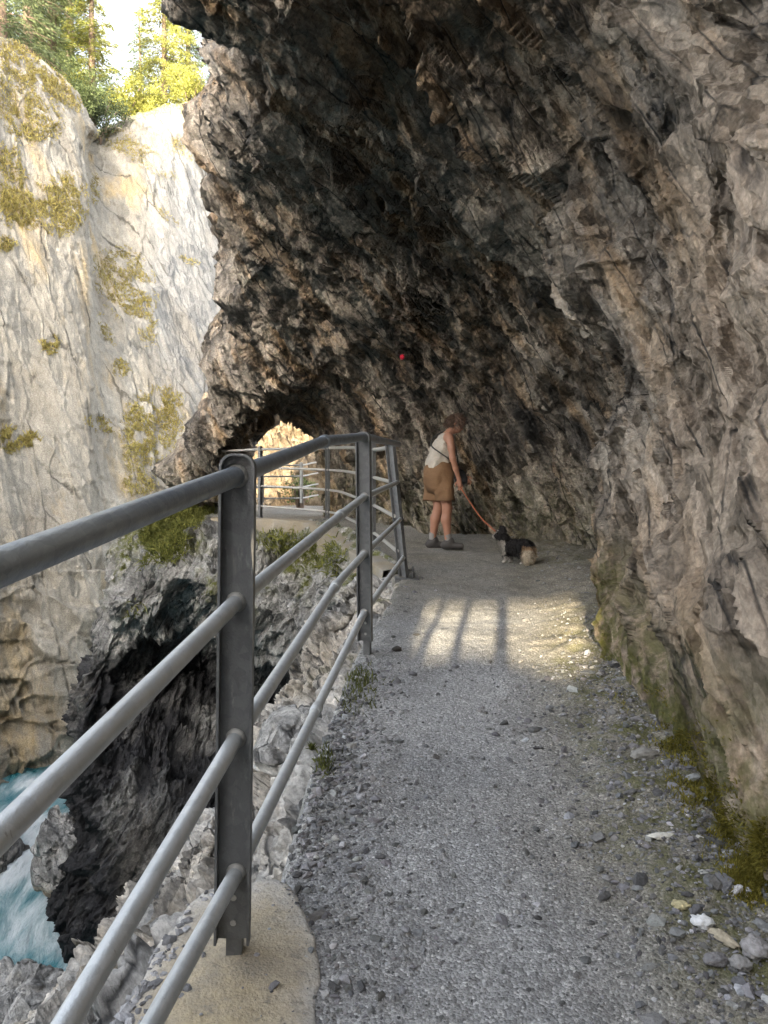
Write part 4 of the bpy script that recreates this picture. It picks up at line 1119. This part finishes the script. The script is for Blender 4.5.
def moss():
    P, N = [], []
    for (cx, cy, rx, ry, num) in [(755, 880, 18, 16, 5200), (742, 868, 12, 12, 1500), (700, 790, 22, 16, 1700), (672, 740, 18, 14, 1300), (640, 700, 20, 10, 700), (760, 845, 10, 20, 1200), (725, 830, 16, 22, 1500), (690, 760, 24, 26, 1000)]:
        for _ in range(num):
            x, y = cx + rng.normal(0, rx * .6), cy + rng.normal(0, ry * .6)
            best = None
            for o in (roof, path):
                h = hit(o, x, y)
                if h is not None and (best is None or h[0][1] < best[0][1]): best = h
            if best is None or fbm((best[0] * 7)[None], 2, 46)[0] < -.12: continue
            P.append(best[0]); N.append(best[1])
    P, N = np.array(P), np.array(N)
    V, F, T = blades(P - N * .004, N, rng.uniform(.012, .03, len(P)), np.full(len(P), .0022), .3, tone_mix(len(P), (.11, .1, .02), (.3, .26, .055)))
    tag(link('moss', mesh_np('moss', V, F, False, {'tone': T}), M['grass']), 'olive moss cushions along the foot of the wall', 'moss', kind='stuff')
moss()
def path_weeds():
    P = []
    for (cx, cy, num, s) in [(318, 765, 260, 9), (312, 750, 120, 8), (360, 680, 220, 9), (350, 700, 120, 12), (330, 690, 60, 8), (255, 690, 0, 4)]:
        for _ in range(num):
            h = hit(path, cx + rng.normal(0, s), cy + rng.normal(0, s * .7)) or hit(bank_o, cx, cy)
            if h is not None and h[0][1] < 8: P.append(h[0])
    P = np.array(P); N = np.tile([0, 0, 1.], (len(P), 1))
    V, F, T = blades(P, N, rng.uniform(.015, .05, len(P)), np.full(len(P), .003), .3, tone_mix(len(P), (.05, .06, .015), (.16, .17, .05)))
    tag(link('weeds', mesh_np('weeds', V, F, False, {'tone': T}), M['grass']), 'low weeds along the left edge of the gravel path', 'weeds', kind='stuff')
path_weeds()

# ------------------------------------------------------------------ trees
def leaf_tris(P, D, ln, wd):
    n = len(P); s = np.cross(D, rng.normal(size=(n, 3))); s /= np.maximum(np.linalg.norm(s, axis=1), 1e-6)[:, None]
    V = np.stack([P, P + D * (ln * .5)[:, None] + s * wd[:, None], P + D * ln[:, None], P + D * (ln * .5)[:, None] - s * wd[:, None]], 1).reshape(-1, 3)
    return V, np.arange(4 * n).reshape(-1, 4)

def conifer(base, H, R, label, ca, cb, dens=1., start=.03, lean=0., group='conifers on top of the gorge wall'):
    base = np.array(base, float)
    o = empty('conifer_tree', base, label, 'tree', group)
    m = MB(); m.tube([(0, 0, -1.5), (.04, 0, H * .4), (lean, 0, H)], [.018 * H + .04, .012 * H + .02, .01], 9)
    P, D, L, T = [], [], [], []
    nwh = int(H * 2.5)
    for i in range(nwh):
        f = start + (1 - start) * i / nwh; z = H * f
        rr = R * (1 - f) ** .8 * rng.uniform(.75, 1.15) + .12
        nb = rng.integers(5, 8)
        a0 = rng.random() * 6.28
        for k in range(nb):
            if rng.random() < .1: continue
            a = a0 + k * 6.283 / nb + rng.normal(0, .2); r = rr * rng.uniform(.6, 1.12)
            dirv = np.array([math.cos(a), math.sin(a), 0])
            sag = rng.uniform(.18, .4)
            if rng.random() < .5:
                m.tube([(lean * f, 0, z), np.array([lean * f, 0, z]) + dirv * r * .55 + (0, 0, -.05 * r), np.array([lean * f, 0, z]) + dirv * r * .95 + (0, 0, -sag * r * .85)], [.03, .018, .006], 4, False)
            n = int(max(12, 105 * r * dens))
            t = rng.random(n) ** .75
            q = np.array([lean * f, 0, z]) + dirv * (t * r)[:, None] + np.c_[np.zeros(n), np.zeros(n), -sag * r * t ** 1.6 + .12 * r * t]
            side = np.cross(dirv, [0, 0, 1])
            off = rng.normal(0, 1, n) * (.17 * r * (1 - .65 * t)); q = q + side * off[:, None] + rng.normal(0, .05, (n, 3))
            d = dirv * .7 + side * np.sign(off)[:, None] * .5 + np.array([0, 0, -.55]) + rng.normal(0, .25, (n, 3)); d /= np.linalg.norm(d, axis=1)[:, None]
            P.append(q); D.append(d); L.append(rng.uniform(.1, .24, n)); T.append(np.full(n, rng.uniform(.7, 1.3)))
    P, D, L, T = map(np.concatenate, (P, D, L, T))
    V, F = leaf_tris(P, D, L, L * .1)
    tone = tone_mix(len(P), ca, cb) * T[:, None]
    m.build('trunk', M['bark'], o, True)
    link('crown', mesh_np('crown', V, F, False, {'tone': np.repeat(tone, 4, 0)}), M['leaf'], o)
    return o

def shrub(base, size, label, ca, cb, num=5000, name='shrub', leaf=.085):
    o = empty(name, base, label, 'shrub', 'shrubs on top of the gorge wall')
    size = np.array(size)
    m = MB(); ends = []
    for k in range(7):
        a = rng.random() * 6.28; e = np.array([math.cos(a) * size[0] * .6, math.sin(a) * size[1] * .6, size[2] * rng.uniform(.5, .9)]); ends.append(e)
        m.tube([(0, 0, -.6), e * .5 + (0, 0, .1), e], [.04, .025, .008], 5, False)
    m.build('stem', M['bark'], o)
    cl_ = rng.normal(0, .38, (26, 3)) * size + np.array([0, 0, size[2] * .55])
    k = rng.integers(0, 26, num)
    P = cl_[k] + rng.normal(0, .16, (num, 3)) * size.mean(); D = rng.normal(size=(num, 3)) + np.array([0, 0, .4]); D /= np.linalg.norm(D, axis=1)[:, None]
    L = rng.uniform(.7, 1.4, num) * leaf
    V, F = leaf_tris(P, D, L, L * .32)
    tone = tone_mix(num, ca, cb) * rng.uniform(.7, 1.3, 26)[k][:, None]
    link('leaves', mesh_np('leaves', V, F, False, {'tone': np.repeat(tone, 4, 0)}), M['leaf'], o)
    return o
YG = ((.15, .16, .035), (.32, .32, .08)); DG = ((.05, .07, .035), (.13, .155, .07)); MG = ((.085, .11, .045), (.2, .235, .09))
def tree_px(px, py, Y, H, R, label, c, **kw): return conifer(at(px, py, Y), H, R, label, *c, **kw)
tree_px(2, 52, 29, 10, 1.9, 'dark conifer at the far left above the brown grass', DG)
tree_px(28, 58, 34, 12, 2.0, 'second conifer from the left, blue green, above the grassy crest', DG)
tree_px(52, 78, 36, 12, 1.9, 'mid green conifer behind the pale crag edge', MG)
tree_px(70, 100, 40, 13, 1.8, 'slim dark conifer behind the bright yellow green one', DG)
tree_px(92, 118, 36, 9.6, 1.5, 'bright yellow green conifer left of the patch of sky', YG, dens=1.5)
tree_px(38, 85, 42, 17, 2.4, 'tall dark conifer rising behind the left trees', DG)
tree_px(164, 108, 42, 9.2, 2.3, 'sunlit yellow green conifer right of the patch of sky', YG, dens=1.4)
tree_px(188, 112, 46, 10, 2.4, 'pale conifer beside the edge of the overhang', MG)
tree_px(140, 112, 50, 7.0, 1.5, 'small pale conifer low in the gap below the sky', MG)
shrub(at(76, 118, 31), (1.0, .8, 1.6), 'mid green bush hanging over the edge of the pale crag', *MG)
shrub(at(100, 130, 33), (1.4, 1.0, 1.5), 'darker green bush in the notch between the two rock faces', *DG)
shrub(at(125, 112, 36), (1.6, 1.0, 1.0), 'yellow green bush on the ledge below the sky', *YG)
shrub(at(152, 118, 37), (1.7, 1.0, .9), 'low bright yellow bush at the foot of the sunlit conifer', *YG)
shrub(at(190, 104, 39), (1.5, 1.0, 1.4), 'yellow bush touching the edge of the overhang', *YG)
shrub(at(300, 500, 19.5), (.5, .4, .5), 'small green bush beyond the arch', *MG, num=500, leaf=.07)

# ------------------------------------------------------------------ light
AZ, EL = math.radians(9), math.radians(10)
sun_d = bpy.data.lights.new('sun', 'SUN'); sun = bpy.data.objects.new('sun', sun_d); COL.objects.link(sun)
sun_d.energy = 2.2; sun_d.angle = math.radians(.5); sun_d.color = (1, .84, .58)
v = Vector((math.sin(AZ) * math.cos(EL), math.cos(AZ) * math.cos(EL), -math.sin(EL)))
sun.rotation_euler = v.to_track_quat('-Z', 'Y').to_euler()
w = bpy.data.worlds.new("World"); scene.world = w; w.use_nodes = True
nt = w.node_tree; bg_ = nt.nodes['Background']; sk = nt.nodes.new('ShaderNodeTexSky')
sk.sky_type = 'NISHITA'; sk.sun_disc = False; sk.sun_elevation = EL; sk.sun_rotation = math.pi + AZ
sk.air_density = .7; sk.dust_density = 4.0; sk.ozone_density = .6
hs_ = nt.nodes.new('ShaderNodeHueSaturation'); hs_.inputs['Saturation'].default_value = .38
nt.links.new(sk.outputs[0], hs_.inputs['Color']); nt.links.new(hs_.outputs[0], bg_.inputs[0]); bg_.inputs[1].default_value = .15
vs = scene.view_settings; vs.view_transform = 'Standard'; vs.look = 'None'; vs.gamma = 1; vs.use_curve_mapping = False
vs.exposure = 3.6
scene.render.engine = 'CYCLES'
scene.cycles.max_bounces = 8; scene.cycles.diffuse_bounces = 4
scene.cycles.use_adaptive_sampling = True; scene.cycles.adaptive_threshold = .01
